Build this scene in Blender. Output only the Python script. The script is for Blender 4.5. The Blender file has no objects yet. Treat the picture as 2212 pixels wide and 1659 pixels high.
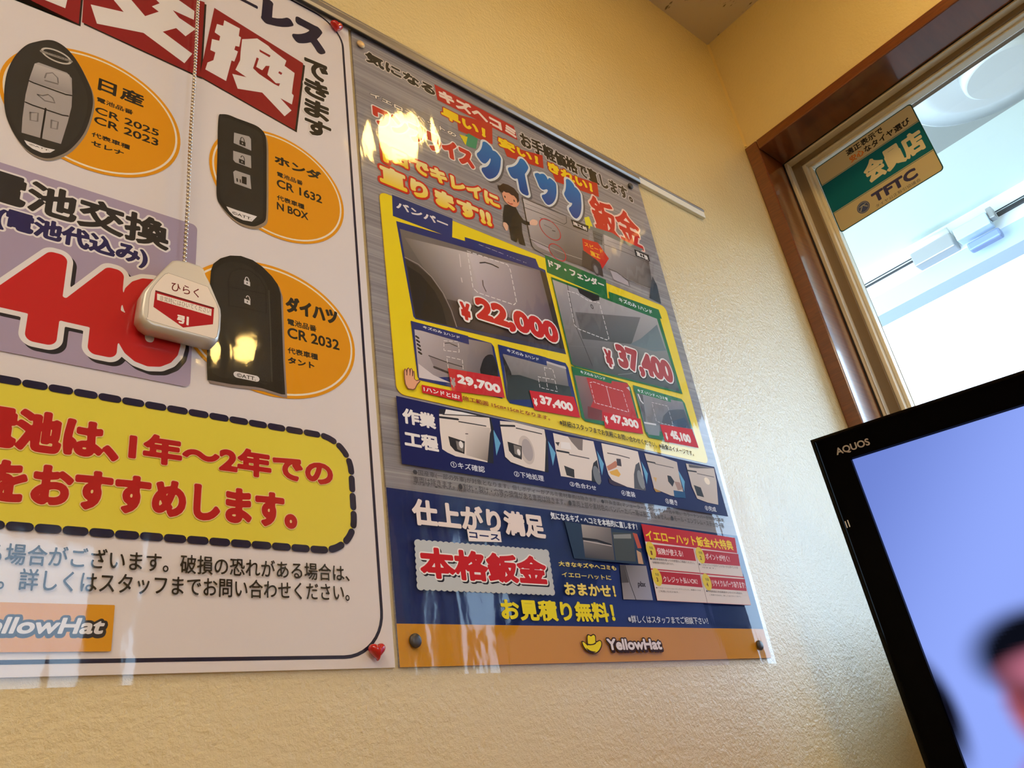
import bpy, math, random
import numpy as np
from mathutils import Vector, Matrix
from mathutils.geometry import tessellate_polygon

sc = bpy.context.scene
# ------------------------------------------------------------------ camera
W, H = 2212, 1659
CAM = np.array([-1.0766, -0.4426, 1.35])
YAW, PITCH, ROLL, FPX = 0.7733, 0.4732, 0.1619, 1727.0
_f = np.array([math.sin(YAW)*math.cos(PITCH), math.cos(YAW)*math.cos(PITCH), math.sin(PITCH)])
_r = np.array([math.cos(YAW), -math.sin(YAW), 0.0])
_d = np.cross(_f, _r)
RT = np.stack([_r*math.cos(ROLL)+_d*math.sin(ROLL), -_r*math.sin(ROLL)+_d*math.cos(ROLL), _f])
cd = bpy.data.cameras.new('camera'); cam = bpy.data.objects.new('camera', cd); sc.collection.objects.link(cam)
cd.sensor_width = 36.0; cd.lens = FPX/W*36.0; cd.clip_start = 0.01; cd.clip_end = 200
cam.matrix_world = Matrix(((RT[0][0], -RT[1][0], -RT[2][0], CAM[0]), (RT[0][1], -RT[1][1], -RT[2][1], CAM[1]),
                           (RT[0][2], -RT[1][2], -RT[2][2], CAM[2]), (0, 0, 0, 1)))
sc.camera = cam
# ------------------------------------------------------------------ sky, exposure
world = bpy.data.worlds.new('sky'); sc.world = world; world.use_nodes = True
bg = world.node_tree.nodes['Background']
SKY = (4.7, 6.6, 9.0)
bg.inputs[0].default_value = (SKY[0]/10, SKY[1]/10, SKY[2]/10, 1); bg.inputs[1].default_value = 10*1.0
sc.view_settings.view_transform = 'Standard'; sc.view_settings.look = 'None'
sc.view_settings.exposure = 0.0; sc.view_settings.gamma = 1.0; sc.view_settings.use_curve_mapping = False
LAMP = (60.0, 38.0, 11.0)         # radiance of the downlight lenses
FILL_PANEL = (8.6, 7.1, 5.2)        # radiance of the fill panels added behind the camera
sun_d = bpy.data.lights.new('sun', 'SUN'); sun_d.energy = 12.0; sun_d.angle = math.radians(0.6); sun_d.color = (1, .86, .68)
sun = bpy.data.objects.new('sun', sun_d); sc.collection.objects.link(sun)
sun.rotation_euler = Vector((-0.42, 0.30, 0.86)).to_track_quat('Z', 'Y').to_euler()   # high, from behind the building
try:
    sc.cycles.use_denoising = True; sc.cycles.caustics_reflective = False; sc.cycles.caustics_refractive = False
    sc.cycles.max_bounces = 8; sc.cycles.diffuse_bounces = 5; sc.cycles.sample_clamp_indirect = 6.0
    sc.cycles.transparent_max_bounces = 12
except Exception:
    pass

# ------------------------------------------------------------------ helpers: colour, materials
def lin(c):
    return c/12.92 if c <= 0.04045 else ((c+0.055)/1.055)**2.4
def S(r, g, b):
    return (lin(r/255), lin(g/255), lin(b/255))
def new_mat(name):
    m = bpy.data.materials.new(name); m.use_nodes = True
    nt = m.node_tree
    return m, nt, nt.nodes['Principled BSDF']
def simple(name, col, rough=0.5, metal=0.0, spec=0.5, coat=0.0, coat_rough=0.05):
    m, nt, b = new_mat(name)
    b.inputs['Base Color'].default_value = (*col, 1); b.inputs['Roughness'].default_value = rough
    b.inputs['Metallic'].default_value = metal; b.inputs['Specular IOR Level'].default_value = spec
    b.inputs['Coat Weight'].default_value = coat; b.inputs['Coat Roughness'].default_value = coat_rough
    return m
def node(nt, t, **kw):
    n = nt.nodes.new(t)
    for k, v in kw.items():
        if k.startswith('i_'):
            n.inputs[int(k[2:])].default_value = v
        else:
            setattr(n, k, v)
    return n
def obj_coord(nt, scale):
    tc = node(nt, 'ShaderNodeTexCoord'); mp = node(nt, 'ShaderNodeMapping')
    mp.inputs['Scale'].default_value = scale
    nt.links.new(tc.outputs['Object'], mp.inputs['Vector'])
    return mp.outputs['Vector']
def noise(nt, vec, scale, detail=2.0, rough=0.5):
    n = node(nt, 'ShaderNodeTexNoise'); n.inputs['Scale'].default_value = scale
    n.inputs['Detail'].default_value = detail; n.inputs['Roughness'].default_value = rough
    nt.links.new(vec, n.inputs['Vector'])
    return n
def ramp(nt, fac, stops):
    r = node(nt, 'ShaderNodeValToRGB')
    el = r.color_ramp.elements
    while len(el) < len(stops): el.new(0.5)
    for e, (p, c) in zip(el, stops):
        e.position = p; e.color = (*c, 1)
    nt.links.new(fac, r.inputs['Fac'])
    return r
def bump(nt, height, strength, dist):
    b = node(nt, 'ShaderNodeBump'); b.inputs['Strength'].default_value = strength; b.inputs['Distance'].default_value = dist
    nt.links.new(height, b.inputs['Height'])
    return b

def wallpaper():
    m, nt, b = new_mat('textured_wallpaper')
    v = obj_coord(nt, (1, 1, 1))
    n1 = noise(nt, v, 230, 5, 0.65); n2 = noise(nt, v, 70, 4, 0.65); n3 = noise(nt, v, 3, 3, 0.55)
    col = ramp(nt, n3.outputs['Fac'], [(0.3, S(226, 204, 148)), (0.7, S(232, 211, 158))])
    nt.links.new(col.outputs['Color'], b.inputs['Base Color'])
    mix = node(nt, 'ShaderNodeMath', operation='MULTIPLY_ADD'); mix.inputs[1].default_value = 0.6
    nt.links.new(n2.outputs['Fac'], mix.inputs[0]); nt.links.new(n1.outputs['Fac'], mix.inputs[2])
    bp = bump(nt, mix.outputs[0], 0.55, 0.0026)
    nt.links.new(bp.outputs['Normal'], b.inputs['Normal'])
    b.inputs['Roughness'].default_value = 0.24; b.inputs['Specular IOR Level'].default_value = 1.0
    b.inputs['Coat Weight'].default_value = 0.5; b.inputs['Coat Roughness'].default_value = 0.2; nt.links.new(bp.outputs['Normal'], b.inputs['Coat Normal'])
    return m
def wood():
    m, nt, b = new_mat('lacquered_wood')
    v = obj_coord(nt, (1, 6, 60)); n = noise(nt, v, 6, 4, 0.6)
    col = ramp(nt, n.outputs['Fac'], [(0.3, S(96, 44, 10)), (0.7, S(124, 62, 16))])
    nt.links.new(col.outputs['Color'], b.inputs['Base Color'])
    b.inputs['Roughness'].default_value = 0.3; b.inputs['Coat Weight'].default_value = 1.0; b.inputs['Coat Roughness'].default_value = 0.1
    return m
def ceiling_board():
    m, nt, b = new_mat('mineral_fibre_ceiling')
    v = obj_coord(nt, (60, 22, 1)); n = noise(nt, v, 1.0, 3, 0.7)
    col = ramp(nt, n.outputs['Fac'], [(0.32, S(120, 110, 100)), (0.37, S(205, 195, 185))])
    nt.links.new(col.outputs['Color'], b.inputs['Base Color']); b.inputs['Roughness'].default_value = 0.9
    return m
def print_ink():
    m, nt, b = new_mat('poster_print')
    a = node(nt, 'ShaderNodeAttribute', attribute_name='Col')
    nt.links.new(a.outputs['Color'], b.inputs['Base Color'])
    b.inputs['Roughness'].default_value = 0.6; b.inputs['Specular IOR Level'].default_value = 0.2
    return m
def brushed_print():
    m, nt, b = new_mat('brushed_grey_print')
    v = obj_coord(nt, (1.2, 1, 190)); n = noise(nt, v, 2.0, 4, 0.7)
    col = ramp(nt, n.outputs['Fac'], [(0.3, S(118, 116, 122)), (0.5, S(150, 146, 150)), (0.7, S(176, 172, 174))])
    nt.links.new(col.outputs['Color'], b.inputs['Base Color']); b.inputs['Roughness'].default_value = 0.6
    b.inputs['Specular IOR Level'].default_value = 0.2
    return m
def clear_film(name, rough, waves, tint=(1, 1, 1), amount=1.0):
    """clear sheet: lets light through and mirrors by Fresnel; WAVES: [(scale xyz, noise scale, strength, distance)]"""
    m = bpy.data.materials.new(name); m.use_nodes = True; nt = m.node_tree; nt.nodes.clear()
    out = node(nt, 'ShaderNodeOutputMaterial'); mix = node(nt, 'ShaderNodeMixShader')
    tr = node(nt, 'ShaderNodeBsdfTransparent'); gl = node(nt, 'ShaderNodeBsdfGlossy')
    tr.inputs['Color'].default_value = (*tint, 1); gl.inputs['Roughness'].default_value = rough
    fr = node(nt, 'ShaderNodeFresnel'); fr.inputs['IOR'].default_value = 1.5
    prev = None
    for sc_, ns, st, di in waves:
        v = obj_coord(nt, sc_); n = noise(nt, v, ns, 2.0, 0.5); bp = bump(nt, n.outputs['Fac'], st, di)
        if prev: nt.links.new(prev.outputs['Normal'], bp.inputs['Normal'])
        prev = bp
    if prev:
        nt.links.new(prev.outputs['Normal'], gl.inputs['Normal'])
    k = node(nt, 'ShaderNodeMath', operation='MULTIPLY'); k.inputs[1].default_value = amount
    ge = node(nt, 'ShaderNodeNewGeometry'); inv = node(nt, 'ShaderNodeMath', operation='SUBTRACT'); inv.inputs[0].default_value = 1.0
    nt.links.new(ge.outputs['Backfacing'], inv.inputs[1])          # the mirror lies on the outer face of the sheet only
    kk = node(nt, 'ShaderNodeMath', operation='MULTIPLY'); nt.links.new(inv.outputs[0], kk.inputs[1])
    nt.links.new(fr.outputs[0], k.inputs[0]); nt.links.new(k.outputs[0], kk.inputs[0]); nt.links.new(kk.outputs[0], mix.inputs[0])
    nt.links.new(tr.outputs[0], mix.inputs[1]); nt.links.new(gl.outputs[0], mix.inputs[2]); nt.links.new(mix.outputs[0], out.inputs[0])
    return m
def emitter(name, col, strength=1.0, attr=False):
    m = bpy.data.materials.new(name); m.use_nodes = True; nt = m.node_tree; nt.nodes.clear()
    out = node(nt, 'ShaderNodeOutputMaterial'); e = node(nt, 'ShaderNodeEmission')
    e.inputs['Color'].default_value = (*col, 1); e.inputs['Strength'].default_value = strength
    if attr:
        a = node(nt, 'ShaderNodeAttribute', attribute_name='Col'); nt.links.new(a.outputs['Color'], e.inputs['Color'])
    nt.links.new(e.outputs[0], out.inputs[0])
    return m

M = {}
M['wall'] = wallpaper(); M['wood'] = wood(); M['ceiling'] = ceiling_board(); M['ink'] = print_ink(); M['brushed'] = brushed_print()
M['paper'] = simple('white_paper', S(236, 228, 228), 0.6, spec=0.2)
M['film'] = clear_film('laminate_film', 0.05, [((1, 1, .16), 24, 0.8, 0.0020), ((1, 1, .5), 90, 0.35, 0.0003), ((1, 1, 1), 420, 0.06, 0.0001)])
M['glass'] = clear_film('window_glass', 0.0, [], (0.975, 0.985, 0.975))
M['alu'] = simple('champagne_aluminium', S(234, 226, 206), 0.3, 0.2)
M['alu_in'] = simple('frame_channel', S(136, 116, 90), 0.45, 0.2)
M['rail_grey'] = simple('satin_grey_rail', S(176, 172, 168), 0.28, 0.7)
M['rail_white'] = simple('white_rail_face', S(228, 226, 216), 0.5)
M['dark'] = simple('dark_seam', S(40, 38, 40), 0.5)
M['black'] = simple('piano_black', (0.0008, 0.0008, 0.0016), 0.06, spec=0.06)
M['blackm'] = simple('black_matt_plastic', (0.012, 0.012, 0.013), 0.5)
M['chrome'] = simple('nickel_chain', (0.66, 0.60, 0.52), 0.14, 1.0)
M['tag'] = simple('pearl_silver_plastic', S(214, 208, 198), 0.34, 0.25)
M['heart'] = simple('red_plastic_heart', S(196, 22, 26), 0.22, coat=0.5)
M['pin_cream'] = simple('brass_tack', S(224, 190, 140), 0.4, 0.3)
M['pin_dark'] = simple('dark_steel_tack', S(78, 74, 74), 0.38, 0.4)
M['white_out'] = simple('white_paint', S(238, 240, 240), 0.5)
M['soffit'] = simple('pale_mint_board', S(214, 224, 212), 0.7)
M['soffit_grey'] = simple('grey_board', S(158, 160, 152), 0.7)
M['fascia'] = simple('pale_blue_steel', S(190, 206, 222), 0.5)
M['steel'] = simple('galvanised_steel', S(176, 172, 168), 0.35, 0.4)
M['dish'] = simple('satin_white_metal', S(202, 202, 196), 0.3, coat=0.3, coat_rough=0.25)
M['asphalt'] = simple('yard_asphalt', S(66, 62, 57), 0.9)
M['floor'] = simple('floor_vinyl', S(170, 160, 146), 0.5)
M['lens'] = emitter('lamp_lens', LAMP)
M['screen'] = emitter('screen_picture', (1, 1, 1), 1.0, True)
M['cabinet'] = M['blackm']

# ------------------------------------------------------------------ helpers: objects
def link(o, parent=None):
    sc.collection.objects.link(o)
    if parent is not None: o.parent = parent
    return o
def tag(o, label=None, cat=None, group=None, kind=None):
    if label: o['label'] = label
    if cat: o['category'] = cat
    if group: o['group'] = group
    if kind: o['kind'] = kind
    return o
def thing(name, label, cat, group=None, loc=(0, 0, 0)):
    o = bpy.data.objects.new(name, None); o.empty_display_size = 0.05; o.location = loc; link(o)
    return tag(o, label, cat, group)
class MB:
    """collects shapes for one mesh"""
    def __init__(s): s.v = []; s.f = []; s.smooth = []
    def add(s, vs, fs, smooth=False):
        o = len(s.v); s.v += [tuple(map(float, p)) for p in vs]; s.f += [tuple(i+o for i in f) for f in fs]; s.smooth += [smooth]*len(fs)
        return s
    def box(s, a, b):
        x0, y0, z0 = [min(p, q) for p, q in zip(a, b)]; x1, y1, z1 = [max(p, q) for p, q in zip(a, b)]
        return s.add([(x0,y0,z0),(x1,y0,z0),(x1,y1,z0),(x0,y1,z0),(x0,y0,z1),(x1,y0,z1),(x1,y1,z1),(x0,y1,z1)],
                     [(0,3,2,1),(4,5,6,7),(0,1,5,4),(1,2,6,5),(2,3,7,6),(3,0,4,7)])
    def lathe(s, c, axis, prof, n=40, smooth=True):
        """PROF: [(radius, offset along axis)]"""
        c = Vector(c); ax = Vector(axis).normalized(); u = ax.orthogonal().normalized(); w = ax.cross(u)
        vs = []; fs = []
        for r, h in prof:
            for i in range(n):
                t = 2*math.pi*i/n; vs.append(c+ax*h+(u*math.cos(t)+w*math.sin(t))*r)
        for k in range(len(prof)-1):
            for i in range(n):
                j = (i+1) % n; fs.append((k*n+i, k*n+j, (k+1)*n+j, (k+1)*n+i))
        s.add(vs, fs, smooth)
        s.add(vs[:n], [tuple(range(n))[::-1]]); s.add(vs[-n:], [tuple(range(n))])
        return s
    def sphere(s, c, r, nu=10, nv=7):
        prof = [(max(r*math.sin(math.pi*k/nv), 1e-6), -r*math.cos(math.pi*k/nv)) for k in range(nv+1)]
        c = Vector(c); vs = []; fs = []
        for rr, h in prof:
            for i in range(nu):
                t = 2*math.pi*i/nu; vs.append(c+Vector((rr*math.cos(t), rr*math.sin(t), h)))
        for k in range(nv):
            for i in range(nu):
                j = (i+1) % nu; fs.append((k*nu+i, k*nu+j, (k+1)*nu+j, (k+1)*nu+i))
        return s.add(vs, fs, True)
    def prism(s, outline, depth_vec, smooth=False):
        """OUTLINE: closed planar loop of 3-D points; extruded by DEPTH_VEC"""
        n = len(outline); d = Vector(depth_vec)
        a = [Vector(p) for p in outline]; b = [p+d for p in a]
        s.add(a+b, [tuple(range(n)), tuple(range(2*n-1, n-1, -1))]+[((i+1) % n, i, n+i, n+(i+1) % n) for i in range(n)], smooth)
        return s
    def build(s, name, mat, parent=None, bevel=0.0, segs=2):
        me = bpy.data.meshes.new(name); me.from_pydata(s.v, [], s.f); me.materials.append(mat)
        me.polygons.foreach_set('use_smooth', s.smooth); me.validate(); me.update()
        o = link(bpy.data.objects.new(name, me), parent)
        import bmesh
        bm = bmesh.new(); bm.from_mesh(me); bmesh.ops.remove_doubles(bm, verts=bm.verts, dist=1e-7); bmesh.ops.recalc_face_normals(bm, faces=bm.faces); bm.to_mesh(me); bm.free()
        if bevel:
            b = o.modifiers.new('bevel', 'BEVEL'); b.width = bevel; b.segments = segs; b.limit_method = 'ANGLE'; b.angle_limit = 0.7
        return o

# ------------------------------------------------------------------ helpers: printed planes
class Plane:
    """a flat surface in the room: origin O, right U, up V, outward N"""
    def __init__(s, O, U, V):
        s.O = np.array(O, float); s.U = np.array(U, float); s.V = np.array(V, float); s.N = np.cross(s.U, s.V)
    def at(s, px, py):
        d = RT.T @ np.array([(px-W/2)/FPX, (py-H/2)/FPX, 1.0])
        k = ((s.O-CAM) @ s.N)/(d @ s.N); X = CAM+k*d-s.O
        return np.array([X @ s.U, X @ s.V])
    def world(s, u, v, n=0.0): return s.O+s.U*u+s.V*v+s.N*n

_glyphs = {}
def glyphs(text):
    """triangles and outline segments of a line of text, in em units"""
    if text in _glyphs: return _glyphs[text]
    c = bpy.data.curves.new('line', 'FONT'); c.body = text; c.resolution_u = 4
    o = bpy.data.objects.new('line', c); sc.collection.objects.link(o)
    dg = bpy.context.evaluated_depsgraph_get(); dg.update()
    ev = o.evaluated_get(dg); me = ev.to_mesh()
    V = np.array([(v.co.x, v.co.y) for v in me.vertices]); tris = []; cnt = {}
    for p in me.polygons:
        vs = list(p.vertices); tris.append(vs)
        for a, b in zip(vs, vs[1:]+vs[:1]):
            k = (min(a, b), max(a, b)); cnt[k] = cnt.get(k, 0)+1
    seg = np.array([k for k, n in cnt.items() if n == 1])
    ev.to_mesh_clear(); bpy.data.objects.remove(o); bpy.data.curves.remove(c)
    _glyphs[text] = (V, tris, seg)
    return _glyphs[text]

def march(F, x0, y0, h):
    """filled region F <= 0 of a grid as polygons: (verts, list of index tuples)"""
    ny, nx = F.shape; ins = F <= 0
    verts = []; faces = []; base = 0
    a, b, c, d = ins[:-1, :-1], ins[:-1, 1:], ins[1:, 1:], ins[1:, :-1]
    full = a & b & c & d
    for j in range(ny-1):
        row = full[j]
        if not row.any(): continue
        e = np.diff(np.concatenate([[0], row.astype(int), [0]])); st = np.where(e == 1)[0]; en = np.where(e == -1)[0]
        for s_, t_ in zip(st, en):
            X0, X1, Y0, Y1 = x0+s_*h, x0+t_*h, y0+j*h, y0+(j+1)*h
            verts += [(X0, Y0), (X1, Y0), (X1, Y1), (X0, Y1)]; faces.append((base, base+1, base+2, base+3)); base += 4
    part = (a | b | c | d) & ~full
    offs = [(0, 0), (0, 1), (1, 1), (1, 0)]
    for j, i in zip(*np.where(part)):
        val = [F[j+dj, i+di] for dj, di in offs]; pos = [(x0+(i+di)*h, y0+(j+dj)*h) for dj, di in offs]
        poly = []
        for k in range(4):
            k2 = (k+1) % 4
            if val[k] <= 0: poly.append(pos[k])
            if (val[k] <= 0) != (val[k2] <= 0):
                t = val[k]/(val[k]-val[k2]); poly.append((pos[k][0]+t*(pos[k2][0]-pos[k][0]), pos[k][1]+t*(pos[k2][1]-pos[k][1])))
        if len(poly) >= 3:
            verts += poly; faces.append(tuple(range(base, base+len(poly)))); base += len(poly)
    return verts, faces

def smooth_loop(pts, n=6):
    P = [np.array(p, float) for p in pts]; m = len(P); out = []
    for i in range(m):
        p0, p1, p2, p3 = P[i-1], P[i], P[(i+1) % m], P[(i+2) % m]
        for k in range(n):
            t = k/n
            out.append(0.5*((2*p1)+(-p0+p2)*t+(2*p0-5*p1+4*p2-p3)*t*t+(-p0+3*p1-3*p2+p3)*t**3))
    return out
def rrect(u0, v0, u1, v1, r, n=8):
    if not isinstance(r, (tuple, list)): r = (r,)*4          # order: bottom-left, bottom-right, top-right, top-left
    out = []
    for (cx, cy, a0, rr) in ((u0+r[0], v0+r[0], 180, r[0]), (u1-r[1], v0+r[1], 270, r[1]), (u1-r[2], v1-r[2], 0, r[2]), (u0+r[3], v1-r[3], 90, r[3])):
        if rr <= 1e-6: out.append(np.array([cx, cy])); continue
        for k in range(n+1):
            t = math.radians(a0+90*k/n); out.append(np.array([cx+rr*math.cos(t), cy+rr*math.sin(t)]))
    return out

class Sheet:
    """one printed surface: parts are opened with part(); every mark lies a hair above the one before"""
    STEP = 5e-6
    def __init__(s, plane, base, root, mat=None):
        s.p = plane; s.n = base; s.root = root; s.mat = mat or M['ink']; s.parts = []; s.cur = None
        s.sx = s.sy = 1.0; s.ox = s.oy = 0.0
    def view(s, ox=0, oy=0, k=1.0):
        s.ox, s.oy, s.sx = ox, oy, k
    def at(s, q):
        return s.p.at(q[0]/s.sx+s.ox, q[1]/s.sx+s.oy)
    def part(s, name, label=None, parent=None, kind=None):
        s.cur = dict(name=name, label=label, parent=parent, v=[], f=[], c=[], kind=kind); s.parts.append(s.cur); return s.cur
    def emit(s, uv, faces, col):
        """COL: one colour, or one per vertex"""
        s.n += s.STEP; c = s.cur; o = len(c['v'])
        for q in uv: c['v'].append(tuple(s.p.world(q[0], q[1], s.n)))
        if len(np.shape(col)) == 1: cols = [tuple(col)]*len(uv)
        else: cols = [tuple(k) for k in col]
        c['c'] += cols; c['f'] += [tuple(i+o for i in f) for f in faces]
    def fill(s, uv, col):
        tri = tessellate_polygon([[Vector((q[0], q[1], 0)) for q in uv]])
        s.emit(uv, [t if ((uv[t[1]][0]-uv[t[0]][0])*(uv[t[2]][1]-uv[t[0]][1])-(uv[t[1]][1]-uv[t[0]][1])*(uv[t[2]][0]-uv[t[0]][0])) > 0 else t[::-1] for t in tri], col)
    def poly(s, pts, col, smooth=0):
        if smooth: pts = smooth_loop(pts, smooth)
        s.fill([s.at(q) for q in pts], col)
    def quad(s, pts, cols, n=10):
        """gradient: PTS and COLS for top-left, top-right, bottom-right, bottom-left"""
        P = [s.at(q) for q in pts]; C = [np.array(c) for c in cols]; uv = []; cc = []; fs = []
        for j in range(n+1):
            for i in range(n+1):
                a, b = i/n, j/n
                w = ((1-a)*(1-b), a*(1-b), a*b, (1-a)*b)
                uv.append(sum(k*p for k, p in zip(w, P))); cc.append(sum(k*c for k, c in zip(w, C)))
        for j in range(n):
            for i in range(n):
                k = j*(n+1)+i; fs.append((k+n+1, k+n+2, k+1, k))
        s.emit(uv, fs, cc)
    def rect(s, tl, br, col, r=0.0):
        a, b = s.at(tl), s.at(br); s.fill(rrect(a[0], b[1], b[0], a[1], r), col)
    def ellipse(s, c, a, b, col, hole=0.0, n=72):
        o = [(c[0]+a*math.cos(2*math.pi*k/n), c[1]+b*math.sin(2*math.pi*k/n)) for k in range(n)]
        if not hole: s.emit(o, [tuple(range(n))], col); return
        i_ = [(c[0]+(a-hole)*math.cos(2*math.pi*k/n), c[1]+(b-hole)*math.sin(2*math.pi*k/n)) for k in range(n)]
        s.emit(o+i_, [(k, (k+1) % n, n+(k+1) % n, n+k) for k in range(n)], col)
    def stroke_uv(s, pts, w, col, closed=False, dash=None, cap=True):
        P = [np.array(p, float) for p in pts]
        if closed: P = P+[P[0]]
        if dash is None: runs = [P]
        else:
            on, off = dash; runs = []; L = [0.0]
            for a, b in zip(P, P[1:]): L.append(L[-1]+np.linalg.norm(b-a))
            n = max(1, round(L[-1]/(on+off))); k = L[-1]/n; on = on*k/(dash[0]+dash[1])
            def point(t):
                i = min(max(np.searchsorted(L, t)-1, 0), len(P)-2); q = (t-L[i])/max(L[i+1]-L[i], 1e-9); return P[i]+(P[i+1]-P[i])*q
            for i in range(n):
                t0 = i*k; runs.append([point(t0+on*j/4) for j in range(5)])
        for R in runs:
            lft = []; rgt = []
            for i, p in enumerate(R):
                d = R[min(i+1, len(R)-1)]-R[max(i-1, 0)]; d = d/max(np.linalg.norm(d), 1e-9); nn = np.array([-d[1], d[0]])*w/2
                if closed and dash is None and i in (0, len(R)-1):
                    d = R[1]-R[-2]; d = d/np.linalg.norm(d); nn = np.array([-d[1], d[0]])*w/2
                lft.append(p+nn); rgt.append(p-nn)
            m = len(R); uv = rgt+lft; fs = [(i, i+1, m+i+1, m+i) for i in range(m-1)]
            if cap and not (closed and dash is None):
                for e, s_ in ((0, -1), (m-1, 1)):
                    d = (R[1]-R[0]) if e == 0 else (R[-1]-R[-2]); d = s_*d/max(np.linalg.norm(d), 1e-9); nn = np.array([-d[1], d[0]])
                    arc = [R[e]+(w/2)*(-nn*math.cos(t)+d*math.sin(t)) for t in np.linspace(0, math.pi, 7)]
                    o = len(uv); uv = uv+arc; fs.append(tuple(range(o, o+7)))
            s.emit(uv, fs, col)
    def stroke(s, pts, w, col, closed=False, dash=None, cap=True):
        s.stroke_uv([s.at(q) for q in pts], w, col, closed, dash, cap)
    def text(s, t, tl, br, col, bold=0.0, halo=(), shadow=None, shear=0.0, grad=None, res=30, uv=False, grow=0.0):
        """TL, BR: corners of the inked box (pixels of the photograph, or plane units if UV); BOLD, HALO: widths in box heights"""
        a, b = (np.array(tl, float), np.array(br, float)) if uv else (s.at(tl), s.at(br))
        u0, v1, u1, v0 = a[0], a[1], b[0], b[1]; e = grow*(v1-v0); v0 -= e; v1 += e; h = v1-v0; w = u1-u0
        V, tris, seg = glyphs(t); lo, hi = V.min(0), V.max(0)
        m = bold*h; sk = shear*h
        sx = (w-abs(sk)-2*m)/max(hi[0]-lo[0], 1e-6); sy = (h-2*m)/max(hi[1]-lo[1], 1e-6)
        P = (V-lo)*np.array([sx, sy])+m                        # box: 0..w-|sk|, 0..h
        def place(q): return [(u0+x+(shear*y if shear > 0 else shear*(y-h)), v0+y) for x, y in q]
        def shade(q):
            if grad is None: return col
            c0, c1 = np.array(col), np.array(grad); return [c0+(c1-c0)*min(max(y/h, 0), 1) for x, y in q]
        if bold == 0 and not halo:
            s.emit(place(P), tris, shade(P)); return
        rmax = m+max([0]+[k[0] for k in halo])*h; cell = h/res; pad = rmax+2.5*cell
        x0, y0 = -pad+m*0, -pad; nx = int((w-abs(sk)+2*pad)/cell)+2; ny = int((h+2*pad)/cell)+2
        D = np.full((ny, nx), rmax+2*cell); flip = np.zeros((ny, nx+1), bool); R = rmax+2*cell
        A = P[seg[:, 0]]; B = P[seg[:, 1]]
        for p, q in zip(A, B):
            i0 = max(int((min(p[0], q[0])-R-x0)/cell), 0); i1 = min(int((max(p[0], q[0])+R-x0)/cell)+2, nx)
            j0 = max(int((min(p[1], q[1])-R-y0)/cell), 0); j1 = min(int((max(p[1], q[1])+R-y0)/cell)+2, ny)
            X = x0+np.arange(i0, i1)*cell; Y = y0+np.arange(j0, j1)*cell
            d = q-p; L2 = d @ d
            if L2 < 1e-18: continue
            GX, GY = X[None, :]-p[0], Y[:, None]-p[1]
            tt = np.clip((GX*d[0]+GY*d[1])/L2, 0, 1)
            dist = np.sqrt((GX-tt*d[0])**2+(GY-tt*d[1])**2)
            D[j0:j1, i0:i1] = np.minimum(D[j0:j1, i0:i1], dist)
            if d[1] != 0:
                ja = math.ceil((min(p[1], q[1])-y0)/cell); jb = math.ceil((max(p[1], q[1])-y0)/cell)
                for j in range(max(ja, 0), min(jb, ny)):
                    xc = p[0]+(y0+j*cell-p[1])/d[1]*d[0]; flip[j, min(max(math.ceil((xc-x0)/cell), 0), nx)] ^= True
        inside = np.logical_xor.accumulate(flip[:, :nx], axis=1)
        D = np.where(inside, -D, D)
        if shadow:
            q, f = march(D-(m+max([0]+[k[0] for k in halo])*h), x0, y0, cell)
            s.emit([(x+shadow[0]*h, y+shadow[1]*h) for x, y in place(q)], f, shadow[2])
        for r, c in sorted(halo, key=lambda k: -k[0]):
            q, f = march(D-m-r*h, x0, y0, cell); s.emit(place(q), f, c)
        q, f = march(D-m, x0, y0, cell); s.emit(place(q), f, shade(q))
    def finish(s):
        made = {}
        for c in s.parts:
            if not c['f']: continue
            me = bpy.data.meshes.new(c['name']); me.from_pydata(c['v'], [], c['f']); me.materials.append(s.mat)
            at = me.color_attributes.new('Col', 'FLOAT_COLOR', 'POINT')
            at.data.foreach_set('color', np.array([(*k[:3], 1.0) for k in c['c']], dtype=np.float32).ravel())
            me.update()
            o = link(bpy.data.objects.new(c['name'], me), c['parent']['obj'] if c['parent'] is not None else s.root)
            if c['label']: o['label'] = c['label']
            if c['kind']: o['kind'] = c['kind']
            c['obj'] = o
        return s

# ================================================================== THE ROOM
XB, YB, ZC = -3.6, -2.2, 2.531
WY, WZ0, WZ1 = -1.17, 1.41, 2.268          # opening of window_1 in the right wall: y 0..WY
def struct(name, mb, mat, parent=None, bevel=0.0):
    o = mb.build(name, mat, parent, bevel); o['kind'] = 'structure'; return o
struct('wall_left', MB().box((XB-.1, 0, 0), (0.13, 0.1, ZC+.1)), M['wall'])
b = MB(); b.box((0, YB, 0), (0.13, 0, WZ0)); b.box((0, YB, WZ1), (0.13, 0, ZC+.1)); b.box((0, YB, WZ0), (0.13, WY, WZ1))
struct('wall_right', b, M['wall'])
B0, B1, BZ0, BZ1 = -0.80, -0.38, 1.45, 2.30
b = MB(); b.box((XB, YB-.12, 0), (0.13, YB, BZ0)); b.box((XB, YB-.12, BZ1), (0.13, YB, ZC+.1))
b.box((XB, YB-.12, BZ0), (B0, YB, BZ1)); b.box((B1, YB-.12, BZ0), (0.13, YB, BZ1))
struct('wall_back', b, M['wall'])
struct('wall_far', MB().box((XB-.1, YB-.12, 0), (XB, 0, ZC+.1)), M['wall'])
struct('ceiling', MB().box((XB, YB, ZC), (0, 0, ZC+.1)), M['ceiling'])
struct('floor', MB().box((XB, YB, -.1), (0, 0, 0)), M['floor'])
struct('trim_1', MB().prism([(0, 0, 2.275), (-.0035, 0, 2.275), (0, -.0035, 2.275)], (0, 0, ZC-2.276)), simple('corner_caulk', S(214, 186, 120), 0.7))
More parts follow.
